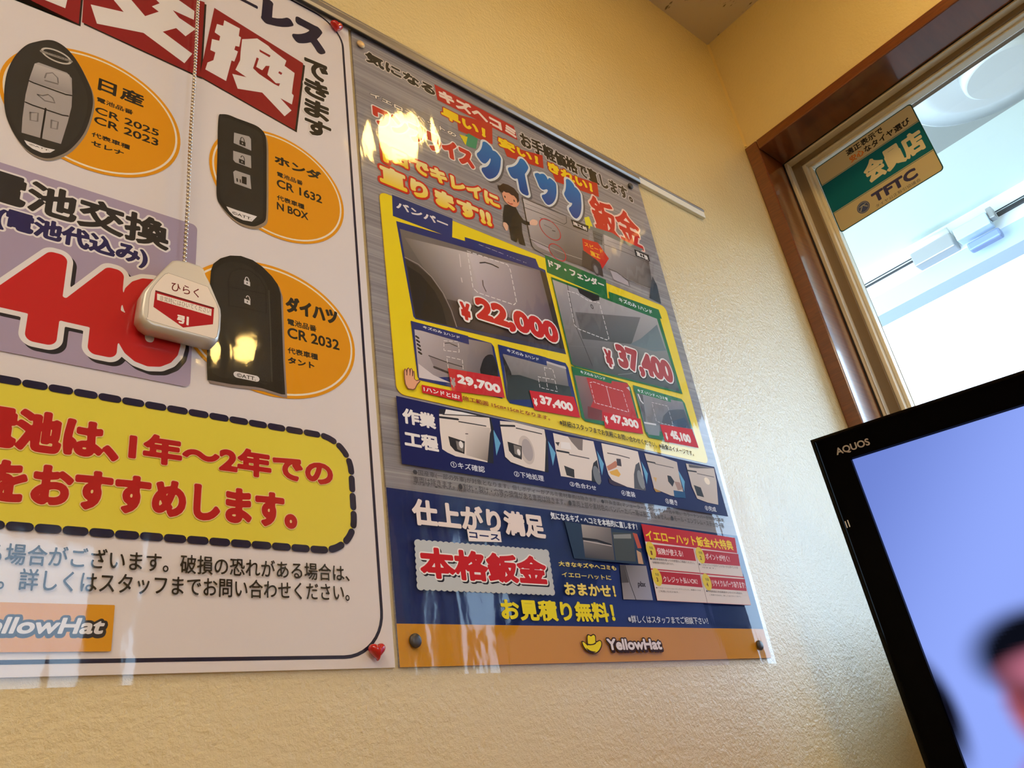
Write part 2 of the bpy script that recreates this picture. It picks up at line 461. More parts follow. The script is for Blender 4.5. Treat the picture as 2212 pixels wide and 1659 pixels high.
# window_1: lacquered casing, bronze aluminium frame and sash, glass
w1 = bpy.data.objects.new('window_1', None); link(w1); w1['kind'] = 'structure'
fx = -0.007
b = MB(); b.box((fx, 0, WZ0), (0.066, -0.023, WZ1)); b.build('jamb_casing', M['wood'], w1, 0.002)
b = MB(); b.box((fx, WY, WZ0), (0.066, WY+.023, WZ1)); b.build('jamb_casing', M['wood'], w1, 0.002)
b = MB(); b.box((fx, WY+.023, WZ1-.019), (0.066, -0.0231, WZ1)); b.build('head_casing', M['wood'], w1, 0.002)
b = MB(); b.box((fx-.02, WY+.023, WZ0), (0.066, -0.0231, WZ0+.02)); b.build('sill', M['wood'], w1, 0.002)
ya, yb, za, zb = -0.0235, WY+.0235, WZ0+.0205, WZ1-.0195
TOP = 0.54                                  # the head of the frame shows less than its jambs
def ring(mb, x0, x1, i0, i1):
    """rectangular ring between insets I0 and I1 of the frame opening"""
    t0, t1 = i0*TOP, i1*TOP
    mb.box((x0, ya-i0, za+i0), (x1, ya-i1, zb-t0)); mb.box((x0, yb+i0, za+i0), (x1, yb+i1, zb-t0))
    mb.box((x0, ya-i1, zb-t0), (x1, yb+i1, zb-t1)); mb.box((x0, ya-i1, za+i0), (x1, yb+i1, za+i1))
b = MB(); b.box((.067, WY, zb-.0005), (.129, 0, WZ1)); b.box((.067, WY, WZ0), (.129, 0, za+.0005)); b.box((.067, ya-.0005, za), (.129, 0, zb)); b.box((.067, WY, za), (.129, yb+.0005, zb)); b.build('outer_reveal', M['alu_in'], w1)
b = MB(); ring(b, 0.0655, 0.080, -0.0006, 0.0012); b.build('shadow_gap', M['dark'], w1)  # black ring stands in for the shadow gap beside the casing
b = MB(); ring(b, 0.066, 0.128, 0.0013, 0.007); b.build('outer_frame', M['alu'], w1, 0.001)
b = MB(); ring(b, 0.080, 0.128, 0.006, 0.022); b.build('frame_channel', M['alu_in'], w1)
b = MB(); ring(b, 0.084, 0.112, 0.022, 0.0285); ring(b, 0.094, 0.110, 0.0285, 0.034); b.build('sash', M['alu'], w1, 0.0008)
b = MB(); b.box((0.100, ya-.03, za+.03), (0.1004, yb+.03, zb-.016)); b.build('pane', M['glass'], w1)
# window_2 in the back wall, seen only as a reflection
w2 = bpy.data.objects.new('window_2', None); link(w2); w2['kind'] = 'structure'
b = MB()
for x0, x1 in ((B0, B0+.03), (B1-.03, B1)): b.box((x0, YB-.09, BZ0), (x1, YB-.05, BZ1))
b.box((B0, YB-.09, BZ0), (B1, YB-.05, BZ0+.03)); b.box((B0, YB-.09, BZ1-.03), (B1, YB-.05, BZ1)); b.build('outer_frame', M['alu'], w2)
b = MB(); b.box((B0+.03, YB-.072, BZ0+.03), (B1-.03, YB-.0716, BZ1-.03)); b.build('pane', M['glass'], w2)

# ---- downlights in the ceiling (two of them are mirrored in the posters)
def downlight(x, y, label):
    t = thing('ceiling_downlight', label, 'ceiling light', 'recessed downlights', (x, y, ZC))
    MB().lathe((0, 0, 0), (0, 0, -1), [(0.062, 0.0005), (0.086, 0.0005), (0.084, 0.006), (0.066, 0.007), (0.062, 0.004)]).build('trim_ring', M['white_out'], t)
    MB().lathe((0, 0, 0), (0, 0, -1), [(0.061, 0.0042), (0.058, 0.011), (0.046, 0.018), (0.026, 0.022), (0.008, 0.0235)], 32).build('lens', M['lens'], t)
downlight(-0.36, -0.50, 'warm round ceiling downlight nearest the corner, mirrored at the top of the grey poster')
downlight(-0.36, -1.38, 'warm round ceiling downlight mirrored beside the hanging pull tag')
M['panel'] = emitter('fill_panel_diffuser', FILL_PANEL)
def panel(x, y, label):  # unseen glowing panel, added to brighten the room
    t = thing('added_fill_panel', label, 'ceiling light', 'added fill light panels', (x, y, ZC))
    mb = MB()
    for a, b in (((-.31, -.31), (.31, -.29)), ((-.31, .29), (.31, .31)), ((-.31, -.29), (-.29, .29)), ((.29, -.29), (.31, .29))): mb.box((a[0], a[1], -.012), (b[0], b[1], 0))
    mb.build('frame', M['white_out'], t); MB().box((-.29, -.29, -.006), (.29, .29, -.001)).build('diffuser', M['panel'], t)
panel(-1.62, -0.75, 'square warm fill panel added on the ceiling near the poster wall, behind the camera')
panel(-1.62, -1.70, 'square warm fill panel added on the ceiling near the back wall')

# ================================================================== OUTSIDE the window
struct('floor_outside', MB().box((0.131, -25, -.25), (40, 25, -.2)).box((-30, -40, -.25), (0.131, YB-.13, -.2)), M['asphalt'])
t = thing('eave', 'pale mint eave board above the window outside, with a grey strip along the wall', 'eave')
MB().box((1.066, -3, 2.75), (1.44, 2.0, 2.80)).build('mint_board', M['soffit'], t)
MB().box((0.132, -3, 2.75), (1.066, 2.0, 2.80)).build('grey_board', M['soffit_grey'], t)
t = thing('shutter_header', 'white beam with a sliding rail under the outer edge of the eave', 'beam')
MB().box((1.44, -3, 2.645), (1.54, 2.0, 2.86)).build('beam', M['white_out'], t, 0.002)
MB().box((1.441, -3, 2.578), (1.53, 2.0, 2.645)).build('lower_fascia', M['fascia'], t, 0.001)
b = MB(); b.box((1.436, 0.20, 2.703), (1.44, 2.0, 2.705)); b.box((1.432, 0.20, 2.690), (1.44, 2.0, 2.694)); b.build('rail', M['dark'], t)
b = MB(); b.box((1.436, -3, 2.703), (1.44, -.045, 2.705)); b.box((1.428, -3, 2.684), (1.44, -.06, 2.694)); b.build('rail', M['dark'], t)
t = thing('hanger_box', 'grey box with a bright upper edge clipped on the white beam outside', 'bracket', None, (1.39, .13, 2.68))
MB().box((0.0, -.062, -.034), (.05, .066, .022)).build('housing', M['steel'], t, 0.004)
MB().lathe((.004, -.062, .024), (0, 1, 0), [(.011, 0), (.011, .128)], 20).build('roller_cover', M['rail_white'], t)
t = thing('door_hanger', 'bluish grey sliding door hanger with a slotted plate, right of the grey box', 'bracket', None, (1.371, 0.0, 2.65))
MB().box((0, -.045, -.006), (.045, .055, .036)).build('housing', M['fascia'], t, 0.003)
MB().box((.01, -.062, .012), (.04, -.045, .05)).build('roller', M['steel'], t, 0.003)
MB().box((.012, -.055, -.050), (.044, .040, -.022)).build('slot_plate', simple('blue_grey_steel', S(140, 156, 196), 0.45, 0.2), t, 0.006)
t = thing('ceiling_fixture', 'round satin white fixture with a central drum under the eave outside', 'ceiling fixture', None, (0.80, -.30, 2.75))
MB().lathe((0, 0, 0), (0, 0, -1), [(0.20, 0.0), (0.216, 0.008), (0.216, 0.030), (0.213, 0.032)], 72).build('rim', M['white_out'], t)
MB().lathe((0, 0, -.032), (0, 0, -1), [(0.213, 0.0), (0.15, 0.010), (0.085, 0.014)], 72).build('dish', M['dish'], t)
MB().lathe((0, 0, -.046), (0, 0, -1), [(0.085, 0.0), (0.085, 0.030), (0.078, 0.036)], 56).build('drum', M['dish'], t)

t = thing('sky_blocking_door', 'added grey door panel under the white beam outside, out of view, blocking sky mirrored in the posters', 'door', None, (1.48, -2.0, -.2))  # added out of view to keep bright sky out of the poster reflections
MB().box((-.02, -.56, .02), (.02, .50, 2.772)).build('panel', simple('grey_blocker_panel', S(120, 120, 124), 0.6), t)
b = MB()
for yy in (-.56, .46): b.box((-.026, yy, .0), (.026, yy+.04, 2.774))
b.box((-.026, -.52, 1.0), (.026, .46, 1.05)); b.build('stile', M['steel'], t)

# ================================================================== THINGS ON THE LEFT WALL
WALLP = Plane((0, -0.0022, 0), (1, 0, 0), (0, 0, 1))
NAVY = S(18, 14, 52); RED = S(196, 18, 22); DRED = S(150, 20, 26); WHT = S(240, 234, 232); INK = S(34, 28, 24); ORG = S(238, 158, 2); YEL = S(250, 224, 20)
LAV = S(176, 160, 184); PYEL = S(240, 222, 70)

# ---------------------------------------------------------------- poster L
LX0, LX1, PZ0, PZ1 = -1.213, -0.7868, 1.4323, 2.0245
pl = thing('key_battery_poster', 'white laminated poster of car keys with large red price and yellow notice', 'poster', None, (-1.0, 0, PZ0))
b = MB(); b.box((LX0+1.0, -.0005, 0), (LX1+1.0, -.0021, PZ1-PZ0)); b.build('paper_sheet', M['paper'], pl)
b = MB(); b.box((LX0-.004+1.0, -.0036, -.0055), (LX1+.0022+1.0, -.0038, PZ1-PZ0+.002)); b.build('laminate_film', M['film'], pl)
class Rooted(Sheet): pass
def shift_root(sheet, root):
    for c in sheet.parts:
        if 'obj' in c:
            o = c['obj']; off = Vector(root.location)
            if o.parent is root: o.location = -off
sL = Sheet(WALLP, 0.00002, pl); P = sL
P.part('border_line')
P.stroke_uv(rrect(LX0+.006, 1.4390, -0.7940, 2.0185, 0.028, 10), 0.0021, NAVY, True)
P.part('headline')
P.view(0, 0, 1)
P.text('ー', (500, -16), (557, 20), NAVY, 0.30, res=24)
P.text('レ', (563, -10), (637, 82), NAVY, 0.10, shear=.06, res=44)
P.text('ス', (629, 28), (706, 124), NAVY, 0.10, shear=.04, res=44)
for pts in (((0-60, -40), (178, -40), (170, 52), (-60, -62)), ((186, -90), (442, 5), (432, 166), (177, 48)), ((463, 17), (655, 137), (637, 281), (431, 164))):
    a = [np.array(q) for q in pts]
    P.poly([q+np.array([4, 5]) for q in a], S(30, 20, 18)); P.poly(a, DRED)
# 交 (lower half in view) and 換, cut in thick straight strokes
P.view(0, 0, 4.147)
P.poly([(812,40),(1108,108),(960,-70),(1100,-90),(1300,145),(1422,105),(1360,58),(1430,30),(1380,-20),(1500,-70),(1742,100),(1736,178),(1548,92),(1604,160),(1752,260),(1662,325),(1578,252),(1458,285),(1722,482),(1652,567),(1285,295),(868,212)], WHT)
P.view(); P.poly([(70, -40), (150, -20), (141, 18), (62, -14)], WHT)
P.view(400, 0, 4.147)
P.poly([(350,182),(490,256),(480,322),(500,336),(484,420),(450,412),(440,446),(472,462),(458,505),(440,552),(415,542),(366,726),(180,622),(200,560),(252,540),(270,470),(225,448),(240,350),(305,366),(314,325),(264,290),(285,215),(340,232)], WHT)
P.poly([(510,352),(645,345),(745,412),(770,440),(906,545),(890,590),(980,655),(965,755),(955,838),(972,856),(955,936),(852,880),(952,990),(890,1042),(690,830),(470,795),(422,662),(548,692),(450,625),(492,540),(497,460)], WHT)
for q in ([(665,443),(765,498),(755,514),(668,464)], [(640,515),(660,525),(636,600),(690,630),(722,590),(756,592),(736,670),(812,746),(850,748),(838,774),(798,754),(660,662),(608,612)], [(842,638),(870,655),(860,672),(834,655)]): P.poly(q, DRED)
P.view()
for ch, a, c in (('で', (652, 117), (712, 186)), ('き', (653, 160), (714, 228)), ('ま', (654, 204), (715, 270)), ('す', (654, 246), (718, 310))):
    P.text(ch, a, c, INK, 0.055, halo=[(.06, WHT)], shear=.10, res=34)
def oval(c, a, bb):
    P.part('label_oval'); P.ellipse(c, a, bb, ORG); P.ellipse(c, a-.0022, bb-.0022, S(250, 236, 214)); P.ellipse(c, a-.0036, bb-.0036, ORG)
KEY = S(46, 42, 38); KEY2 = S(30, 27, 24); KEY3 = S(66, 62, 56); SIL = S(176, 168, 164)
def padlock(x, y, k, col, hole, opened=False):
    """small lock mark, centred at pixel (x, y), K pixels wide"""
    P.view(); pts = [(x-k*.5, y-.1*k), (x+.5*k, y+.3*k), (x+.5*k, y+1.0*k), (x-.5*k, y+.6*k)]
    P.poly(pts, col)
    arc = [(x+.32*k*math.cos(t)+(0.12*k if opened else 0), y+.1*k-.62*k*math.sin(t)+.16*k*math.cos(t)) for t in np.linspace(.1 if opened else 0, math.pi*(0.86 if opened else 1), 9)]
    P.stroke(arc, .00062, col)
    P.poly([(x-.1*k, y+.3*k), (x+.1*k, y+.38*k), (x+.08*k, y+.62*k), (x-.08*k, y+.55*k)], hole)
# the three badges
oval((-0.9910, 1.7950), .0560, .0516)
P.view(0, 0, 4.147)
P.text('日産', (888, 690), (1284, 968), INK, .035, res=30); P.text('電池品番', (870, 866), (1190, 1034), INK, .03, res=26)
P.text('CR 2025', (856, 955), (1420, 1220), INK, .035, grow=.11); P.text('CR 2023', (846, 1040), (1416, 1308), INK, .035, grow=.11)
P.text('代表車種', (822, 1178), (1162, 1345), INK, .03, res=26); P.text('セレナ', (818, 1258), (1106, 1398), INK, .055, grow=.10)
oval((-0.8590, 1.7910), .0552, .0520)
P.view(450, 230, 5.3516)
P.text('ホンダ', (764, 560), (1306, 862), INK, .055, grow=.10); P.text('電池品番', (792, 750), (1092, 920), INK, .03, res=26)
P.text('CR 1632', (788, 842), (1314, 1118), INK, .035, grow=.11); P.text('代表車種', (790, 1018), (1110, 1195), INK, .03, res=26); P.text('N BOX', (790, 1110), (1155, 1312), INK, .035, grow=.11)
oval((-0.8660, 1.6590), .0643, .0531)
P.view(280, 520, 3.88)
P.text('ダイハツ', (1304, 468), (1744, 704), INK, .055, grow=.10); P.text('電池品番', (1320, 650), (1566, 768), INK, .03, res=26)
P.text('CR 2032', (1320, 730), (1758, 914), INK, .035, grow=.11); P.text('代表車種', (1322, 890), (1578, 1004), INK, .03, res=26); P.text('タント', (1324, 975), (1548, 1074), INK, .055, grow=.10)
# key pictures
ka_ = P.part('key_picture', 'oval black key fob with grey buttons'); P.view(0, 0, 4.147)
fob = [(430,360),(330,375),(230,410),(130,510),(60,660),(35,850),(45,1000),(80,1110),(150,1240),(260,1360),(400,1420),(520,1400),(640,1330),(760,1180),(825,980),(825,840),(770,700),(690,550),(600,440),(510,378)]
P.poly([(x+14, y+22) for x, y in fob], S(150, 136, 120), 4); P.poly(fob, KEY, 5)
P.poly([(430,372),(350,385),(250,420),(150,520),(85,660),(60,850),(80,1010),(120,1110),(180,1210),(280,1320),(400,1385),(510,1370),(610,1310),(720,1170),(780,980),(780,860),(735,730),(660,590),(575,480),(500,400)], S(54, 50, 45), 5)
P.part('button_pad', 'silver grey button pad', ka_)
P.poly([(310,572),(345,562),(600,655),(642,705),(645,850),(640,960),(605,1100),(545,1292),(365,1240),(192,1190),(200,1060),(228,850),(268,690)], SIL)
P.quad([(310,572),(620,672),(642,850),(258,722)], [S(196,188,182)]*2+[S(160,152,150)]*2)
for q in (((262, 728), (300, 745), (590, 850), (640, 858)), ((228, 918), (290, 945), (560, 1035), (608, 1042)), ((408, 975), (395, 1060), (372, 1200), (366, 1250))): P.stroke(q, .0011, KEY2)
P.part('emblem', 'pale oval emblem with a bar', ka_)
e = P.at((505, 505)); P.ellipse(e, .0092, .0056, S(206, 200, 190), .0013); P.stroke([(370, 462), (636, 552)], .0021, S(150, 144, 136))
P.text('NISSAN', (400, 455), (612, 552), S(70, 66, 62), 0)
P.cur = [c for c in P.parts if c['name'] == 'button_pad'][-1]
P.stroke([(400, 700), (415, 660), (470, 655), (515, 700), (520, 745)], .0009, S(130, 124, 120)); P.stroke([(405, 725), (515, 755)], .0012, S(130, 124, 120))
P.stroke([(335, 850), (380, 860), (430, 850), (470, 880), (490, 925), (400, 905), (335, 850)], .0010, S(128, 122, 118))
P.stroke([(270, 1010), (340, 1015), (335, 1090), (270, 1080), (270, 1010)], .0010, S(128, 122, 118)); P.stroke([(460, 1080), (520, 1095), (510, 1160), (455, 1150), (460, 1080)], .0010, S(128, 122, 118))
P.part('lens_label', 'white lettered label', ka_)
P.poly([(215,1258),(300,1288),(400,1325),(492,1345),(450,1370),(375,1372),(290,1335),(240,1298)], WHT)
P.text('©ATT.', (262, 1286), (444, 1362), INK, .02, res=24)
kb_ = P.part('key_picture', 'tall black key fob with three grey buttons'); P.view(450, 230, 5.3516)
kb = [(120,110),(150,92),(230,100),(330,140),(440,180),(560,230),(630,290),(662,360),(672,500),(672,700),(672,1000),(668,1250),(650,1330),(590,1370),(520,1390),(420,1370),(330,1330),(240,1260),(160,1170),(100,1070),(92,900),(98,700),(104,500),(108,250)]
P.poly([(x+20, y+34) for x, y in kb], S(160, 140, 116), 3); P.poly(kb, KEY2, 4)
P.poly([(135,150),(170,130),(300,165),(520,260),(600,320),(628,420),(632,700),(630,1230),(600,1310),(520,1340),(400,1310),(280,1230),(180,1120),(135,1020),(128,700)], KEY, 4)
BT = ([(296,305),(470,350),(490,380),(494,514),(290,425)], [(285,515),(490,575),(494,718),(310,650),(285,620)], [(285,760),(310,742),(480,800),(494,960),(300,890)])
P.part('button', 'grey lock button', kb_); P.poly(BT[0], S(178, 172, 168)); padlock(450+392/5.35, 230+398/5.35, 13, KEY2, S(178, 172, 168)); P.view(450, 230, 5.3516)
P.part('button', 'grey unlock button', kb_); P.poly(BT[1], S(178, 172, 168)); padlock(450+386/5.35, 230+612/5.35, 13, KEY2, S(178, 172, 168), True); P.view(450, 230, 5.3516)
P.part('button', 'grey door button', kb_); P.poly(BT[2], S(178, 172, 168)); P.poly([(385,810),(440,822),(440,910),(385,890)], KEY2); P.stroke([(330,840),(332,868)], .0012, KEY2); P.stroke([(366,850),(368,880)], .0009, KEY2)
P.part('lens_label', 'white lettered label', kb_)
P.poly([(205,1158),(320,1200),(560,1275),(500,1335),(400,1318),(290,1268),(240,1215)], WHT); P.text('©ATT.', (272, 1212), (500, 1322), INK, .02, res=24)
kc_ = P.part('key_picture', 'plain black key fob with rounded top and two small buttons'); P.view(280, 520, 3.88)
kc = [(680,250),(700,195),(760,150),(840,127),(930,130),(1030,165),(1110,220),(1190,300),(1240,370),(1265,450),(1275,700),(1285,1000),(1302,1292),(1270,1290),(1110,1240),(1050,1228),(860,1208),(760,1190),(650,1170),(645,1050),(650,800),(660,500)]
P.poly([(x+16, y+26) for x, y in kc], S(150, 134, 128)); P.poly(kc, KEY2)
P.poly([(700,300),(730,230),(800,185),(860,180),(960,200),(1060,260),(1130,340),(1160,450),(1165,800),(1175,1190),(1000,1160),(690,1110),(690,700)], S(44, 40, 36), 3)
P.stroke([(830,560),(825,330),(850,262),(920,235),(1010,255),(1090,320),(1140,410),(1143,610),(1000,575),(830,545)], .0009, KEY2); P.stroke([(835,390),(1140,450)], .0009, KEY2)
P.stroke([(1165,420),(1180,800),(1190,1180)], .0010, KEY3); P.stroke([(1100,1180),(1290,1225)], .0009, KEY2)
P.part('button', 'black lock button', kc_); padlock(280+982/3.88, 520+335/3.88, 13, S(220, 214, 210), KEY2); P.part('button', 'black unlock button', kc_); padlock(280+984/3.88, 520+492/3.88, 13, S(220, 214, 210), KEY2, True)
P.part('lens_label', 'white lettered label', kc_); P.view(280, 520, 3.88); a_ = P.at((868, 1094)); b_ = P.at((1086, 1190)); P.fill(rrect(a_[0], b_[1], b_[0], a_[1], .0024), S(232, 226, 224))
P.text('©ATT.', (896, 1110), (1054, 1176), INK, .02, res=24)
# price panel
P.part('price_panel', 'lavender panel with a red price'); P.view()
a_ = P.at((425, 488)); b_ = P.at((409, 838)); P.fill(rrect(LX0+.02, b_[1], P.at((418, 660))[0], P.at((419, 486))[1], (.004, .004, .004, .004)), LAV)
P.text('電池交換', (-46, 352), (363, 545), S(44, 40, 40), .04, halo=[(.055, WHT)], res=52)
P.text('(電池代込み)', (-6, 443), (317, 584), S(40, 34, 88), .045, halo=[(.07, WHT)], res=44)
P.text('448', (4, 516), (386, 806), S(206, 28, 30), .075, halo=[(.05, WHT)], shadow=(.035, -.035, S(36, 32, 40)), res=84)
# notice panel
P.part('notice_panel', 'yellow panel with dashed navy edge')
ynr = rrect(LX0+.02, 1.5040, -0.8108, 1.5835, .0235, 10)
P.fill(ynr, PYEL); P.stroke_uv(ynr, .0046, NAVY, True, dash=(.0078, .0049))
for t_, a, c in (('電池は、', (-58, 866), (254, 1001)), ('1年～2年での', (280, 931), (719, 1054)), ('をおすすめします。', (-24, 990), (641, 1145))):
    P.text(t_, a, c, S(190, 14, 18), .055, halo=[(.022, S(246, 214, 150))], res=44)
P.part('fine_print')
P.text('る場合がございます。破損の恐れがある場合は、', (-30, 1170), (754, 1258), INK, .012, res=30)
P.text('。詳しくはスタッフまでお問い合わせください。', (-2, 1226), (754, 1300), INK, .012, res=30)
P.part('shop_logo', 'orange block with italic lettering')
c1 = P.at((247, 1308)); c2 = P.at((239, 1408)); P.fill(rrect(c1[0]-.108, c2[1], c1[0], c1[1], .0006), S(230, 160, 20))
P.text('YellowHat', (-80, 1332), (228, 1371), S(236, 232, 234), .05, halo=[(.16, S(44, 40, 46))], shadow=(.03, -.10, S(44, 40, 46)), shear=.25, res=36)
P.finish(); shift_root(P, pl)

# ---------------------------------------------------------------- poster R
RX0, RX1 = -0.7834, -0.3650
pr = thing('repair_price_poster', 'grey, yellow and navy laminated poster of car repair prices with orange foot', 'poster', None, (-.58, 0, PZ0))
b = MB(); b.box((RX0+.58, -.0005, 0), (RX1+.58, -.0021, PZ1-PZ0)); b.build('paper_sheet', M['brushed'], pr)
b = MB(); b.box((RX0-.0012+.58, -.0036, -.0055), (RX1+.0035+.58, -.0038, PZ1-PZ0+.002)); b.build('laminate_film', M['film'], pr)
sR = Sheet(WALLP, 0.00002, pr); P = sR
NV = S(8, 10, 84); BLU = S(0, 26, 96); GRN = S(4, 112, 58)
P.part('lower_panel', 'navy lower panel'); vt = P.at((845, 1054))[1]; vm = P.at((856, 1347))[1]
P.fill(rrect(RX0, vm, RX1, vt, 0), BLU)
P.part('footer_band', 'orange band along the foot'); P.fill(rrect(RX0, PZ0, RX1, vm, 0), S(216, 150, 0))
P.part('headline', 'black and red headline lettering')
P.view(740, 40, 5.53); P.text('気になる', (262, 372), (1112, 940), INK, .06, halo=[(.06, S(226, 218, 210))], res=36)
P.view(); P.poly([(938, 182), (1110, 273), (1118, 303), (945, 216)], S(190, 24, 28))
P.text('キズヘコミ', (946, 190), (1117, 300), S(246, 226, 216), .075, res=34)
P.view(1050, 200, 4.608); P.text('お手軽価格で直します。', (322, 378), (1470, 1104), INK, .04, halo=[(.055, S(206, 200, 200))], res=34)
P.view()
for t_, a, c, bx in (('早い！', (950, 229), (1052, 300), ((985, 246), (1063, 268), (1064, 312), (990, 282))), ('安い！', (1073, 293), (1166, 358), ((1085, 312), (1172, 336), (1174, 364), (1095, 338))), ('きれい！', (1180, 347), (1283, 417), ((1190, 364), (1290, 396), (1294, 426), (1200, 392)))):
    P.poly(bx, S(196, 44, 24)); P.text(t_, a, c, S(252, 214, 16), .075, halo=[(.08, S(190, 30, 16))], shear=.1, res=34, grow=.05)
P.part('slogan', 'red, blue and yellow slogan lettering')
P.poly([(996, 300), (1012, 288), (1032, 300), (1028, 322), (1010, 316)], S(60, 150, 110)); P.poly([(992, 290), (1010, 296), (1006, 314)], S(236, 216, 30))
P.poly([(1262, 470), (1272, 468), (1284, 500), (1266, 490)], S(236, 226, 40)); P.poly([(1238, 478), (1260, 484), (1270, 496), (1246, 492)], S(70, 150, 120))
P.text('イエローハットの', (799, 199), (986, 297), S(244, 236, 226), .06, halo=[(.10, S(46, 42, 40))], res=32, grow=.16)
P.text('ワンプライス', (803, 223), (1026, 366), S(206, 46, 32), .075, halo=[(.05, S(244, 232, 226))], res=40, grow=.05)
for ch, a, c in (('ク', (1023, 294), (1093, 404)), ('イ', (1089, 324), (1155, 431)), ('ッ', (1152, 365), (1214, 457)), ('ク', (1209, 378), (1269, 484))):
    P.text(ch, a, c, S(8, 66, 150), .095, halo=[(.05, S(226, 232, 236))], shadow=(.04, -.03, S(96, 94, 98)), grad=S(20, 120, 196), res=40)
P.text('鈑金', (1267, 415), (1394, 546), S(206, 34, 20), .028, halo=[(.04, S(248, 214, 200))], res=40)
YG = S(252, 212, 8); YT = S(250, 236, 170); RH = S(206, 30, 18)
P.text('1', (824, 311), (840, 354), YG, .10, halo=[(.14, RH)], res=24)
P.text('日でキレイに', (845, 319), (1081, 453), YG, .075, halo=[(.105, RH)], grad=YT, res=36)
P.text('直ります!!', (817, 352), (1064, 493), YG, .075, halo=[(.105, RH)], grad=YT, res=38)
# car before / after
P.part('car_picture', 'silver car before and after repair'); P.view(1050, 380, 5.53)
CG1, CG2, CG3 = S(206, 198, 198), S(150, 142, 140), S(104, 96, 92)
P.quad([(430, 262), (960, 500), (950, 1010), (560, 880)], [CG1, CG2, CG3, CG2]); P.quad([(950, 500), (1240, 690), (1160, 1090), (940, 1010)], [CG2, CG2, S(86, 78, 74), CG3])
P.stroke([(430, 262), (445, 330), (500, 640), (540, 830), (580, 880), (700, 950)], .0011, S(40, 38, 40)); P.stroke([(430, 262), (700, 370), (960, 480)], .0007, S(60, 58, 58))
P.stroke([(450, 375), (700, 470), (930, 580), (960, 560), (955, 490)], .0008, S(70, 66, 66)); P.stroke([(470, 330), (700, 420), (920, 530)], .0006, S(120, 114, 114))
P.stroke([(640, 500), (900, 590), (1220, 720)], .0006, S(92, 86, 84)); P.stroke([(520, 740), (760, 850), (940, 930), (1150, 1000)], .0006, S(196, 186, 184))
P.poly([(540, 770), (600, 785), (740, 860), (780, 920), (620, 850)], S(182, 172, 182)); P.stroke([(530, 760), (740, 860), (790, 940)], .0008, S(70, 60, 66))
P.quad([(1400, 690), (1780, 870), (1950, 1340), (1430, 1130)], [CG1, CG2, CG3, CG2]); P.quad([(1780, 870), (1940, 1000), (1990, 1340), (1950, 1340)], [CG2, CG3, S(60, 58, 66), CG3])
P.poly([(1270, 650), (1390, 700), (1385, 830), (1290, 790)], S(104, 104, 104)); P.stroke([(1285, 690), (1385, 730)], .0008, S(52, 50, 50)); P.stroke([(1290, 740), (1388, 780)], .0008, S(52, 50, 50))
P.poly([(1240, 600), (1500, 680), (1620, 760), (1880, 880), (1840, 900), (1600, 790), (1400, 700), (1240, 640)], S(128, 132, 128))
P.stroke([(1440, 770), (1600, 830), (1780, 920)], .0006, S(112, 106, 106)); P.stroke([(1410, 820), (1700, 930), (1940, 1040)], .0008, S(96, 88, 88)); P.stroke([(1480, 1130), (1700, 1240), (1950, 1350)], .0005, S(190, 182, 180))
P.poly([(1480, 1130), (1560, 1160), (1690, 1260), (1710, 1320), (1520, 1240)], S(188, 180, 190)); P.stroke([(1460, 1110), (1560, 1150), (1690, 1250), (1715, 1320)], .0008, S(64, 58, 62))
P.poly([(1150, 890), (1280, 960), (1380, 1080), (1400, 1210), (1140, 1080)], S(70, 60, 54)); P.ellipse(P.at((1310, 1120)), .0048, .0080, S(84, 78, 80)); P.ellipse(P.at((1310, 1120)), .0030, .0056, S(140, 134, 136))
P.poly([(1985, 1200), (2040, 1310), (2090, 1530), (1950, 1460), (1960, 1340)], S(50, 56, 70))
P.ellipse(P.at((763, 642)), .0155, .0135, S(204, 44, 52), .0011); P.ellipse(P.at((850, 915)), .0125, .0108, S(204, 44, 52), .0011)
P.stroke([(690, 585), (780, 630)], .0007, S(96, 92, 92)); P.stroke([(790, 655), (822, 664)], .0012, S(80, 76, 76)); P.stroke([(820, 905), (880, 940)], .0014, S(120, 100, 116))
P.poly([(1008, 520), (1222, 600), (1215, 672), (1040, 610)], S(30, 28, 28)); P.text('施工前', (1030, 540), (1208, 660), WHT, .04, res=22)
P.poly([(1765, 876), (1940, 948), (1955, 1026), (1785, 960)], S(30, 28, 28)); P.text('施工後', (1785, 892), (1940, 1016), WHT, .04, res=22)
P.poly([(1145, 748), (1330, 800), (1465, 990), (1385, 1115), (1355, 1035), (1160, 890)], S(212, 36, 14)); P.text('スピード', (1165, 785), (1400, 935), S(250, 180, 40), .03, res=22); P.text('施工', (1235, 885), (1365, 1000), S(250, 200, 30), .03, res=22)
P.part('person_picture', 'drawn man with brown hair in black clothes')
P.poly([(215,350),(260,345),(350,375),(400,470),(445,530),(530,560),(520,592),(470,590),(420,560),(430,680),(470,840),(395,812),(375,745),(362,795),(300,765),(270,600),(240,570),(205,560),(200,470)], S(30, 26, 24))
P.poly([(205,556),(240,566),(258,600),(255,650),(235,655),(215,620),(200,590)], S(240, 190, 160), 3); P.poly([(520,545),(560,520),(612,545),(600,590),(550,592),(520,580)], S(240, 196, 170), 3)
P.poly([(190,205),(240,190),(310,220),(370,270),(392,310),(382,352),(345,376),(270,345),(215,292)], S(236, 166, 132), 4)
P.poly([(132,112),(160,118),(200,92),(260,108),(330,150),(385,220),(392,300),(372,330),(362,280),(330,240),(300,232),(270,205),(230,200),(205,180),(195,205),(175,195),(150,160)], S(56, 34, 24))
P.ellipse(P.at((222, 252)), .0009, .0016, S(40, 28, 26)); P.ellipse(P.at((332, 300)), .0009, .0016, S(40, 28, 26)); P.stroke([(258, 318), (285, 338), (312, 338)], .0012, S(176, 50, 34))
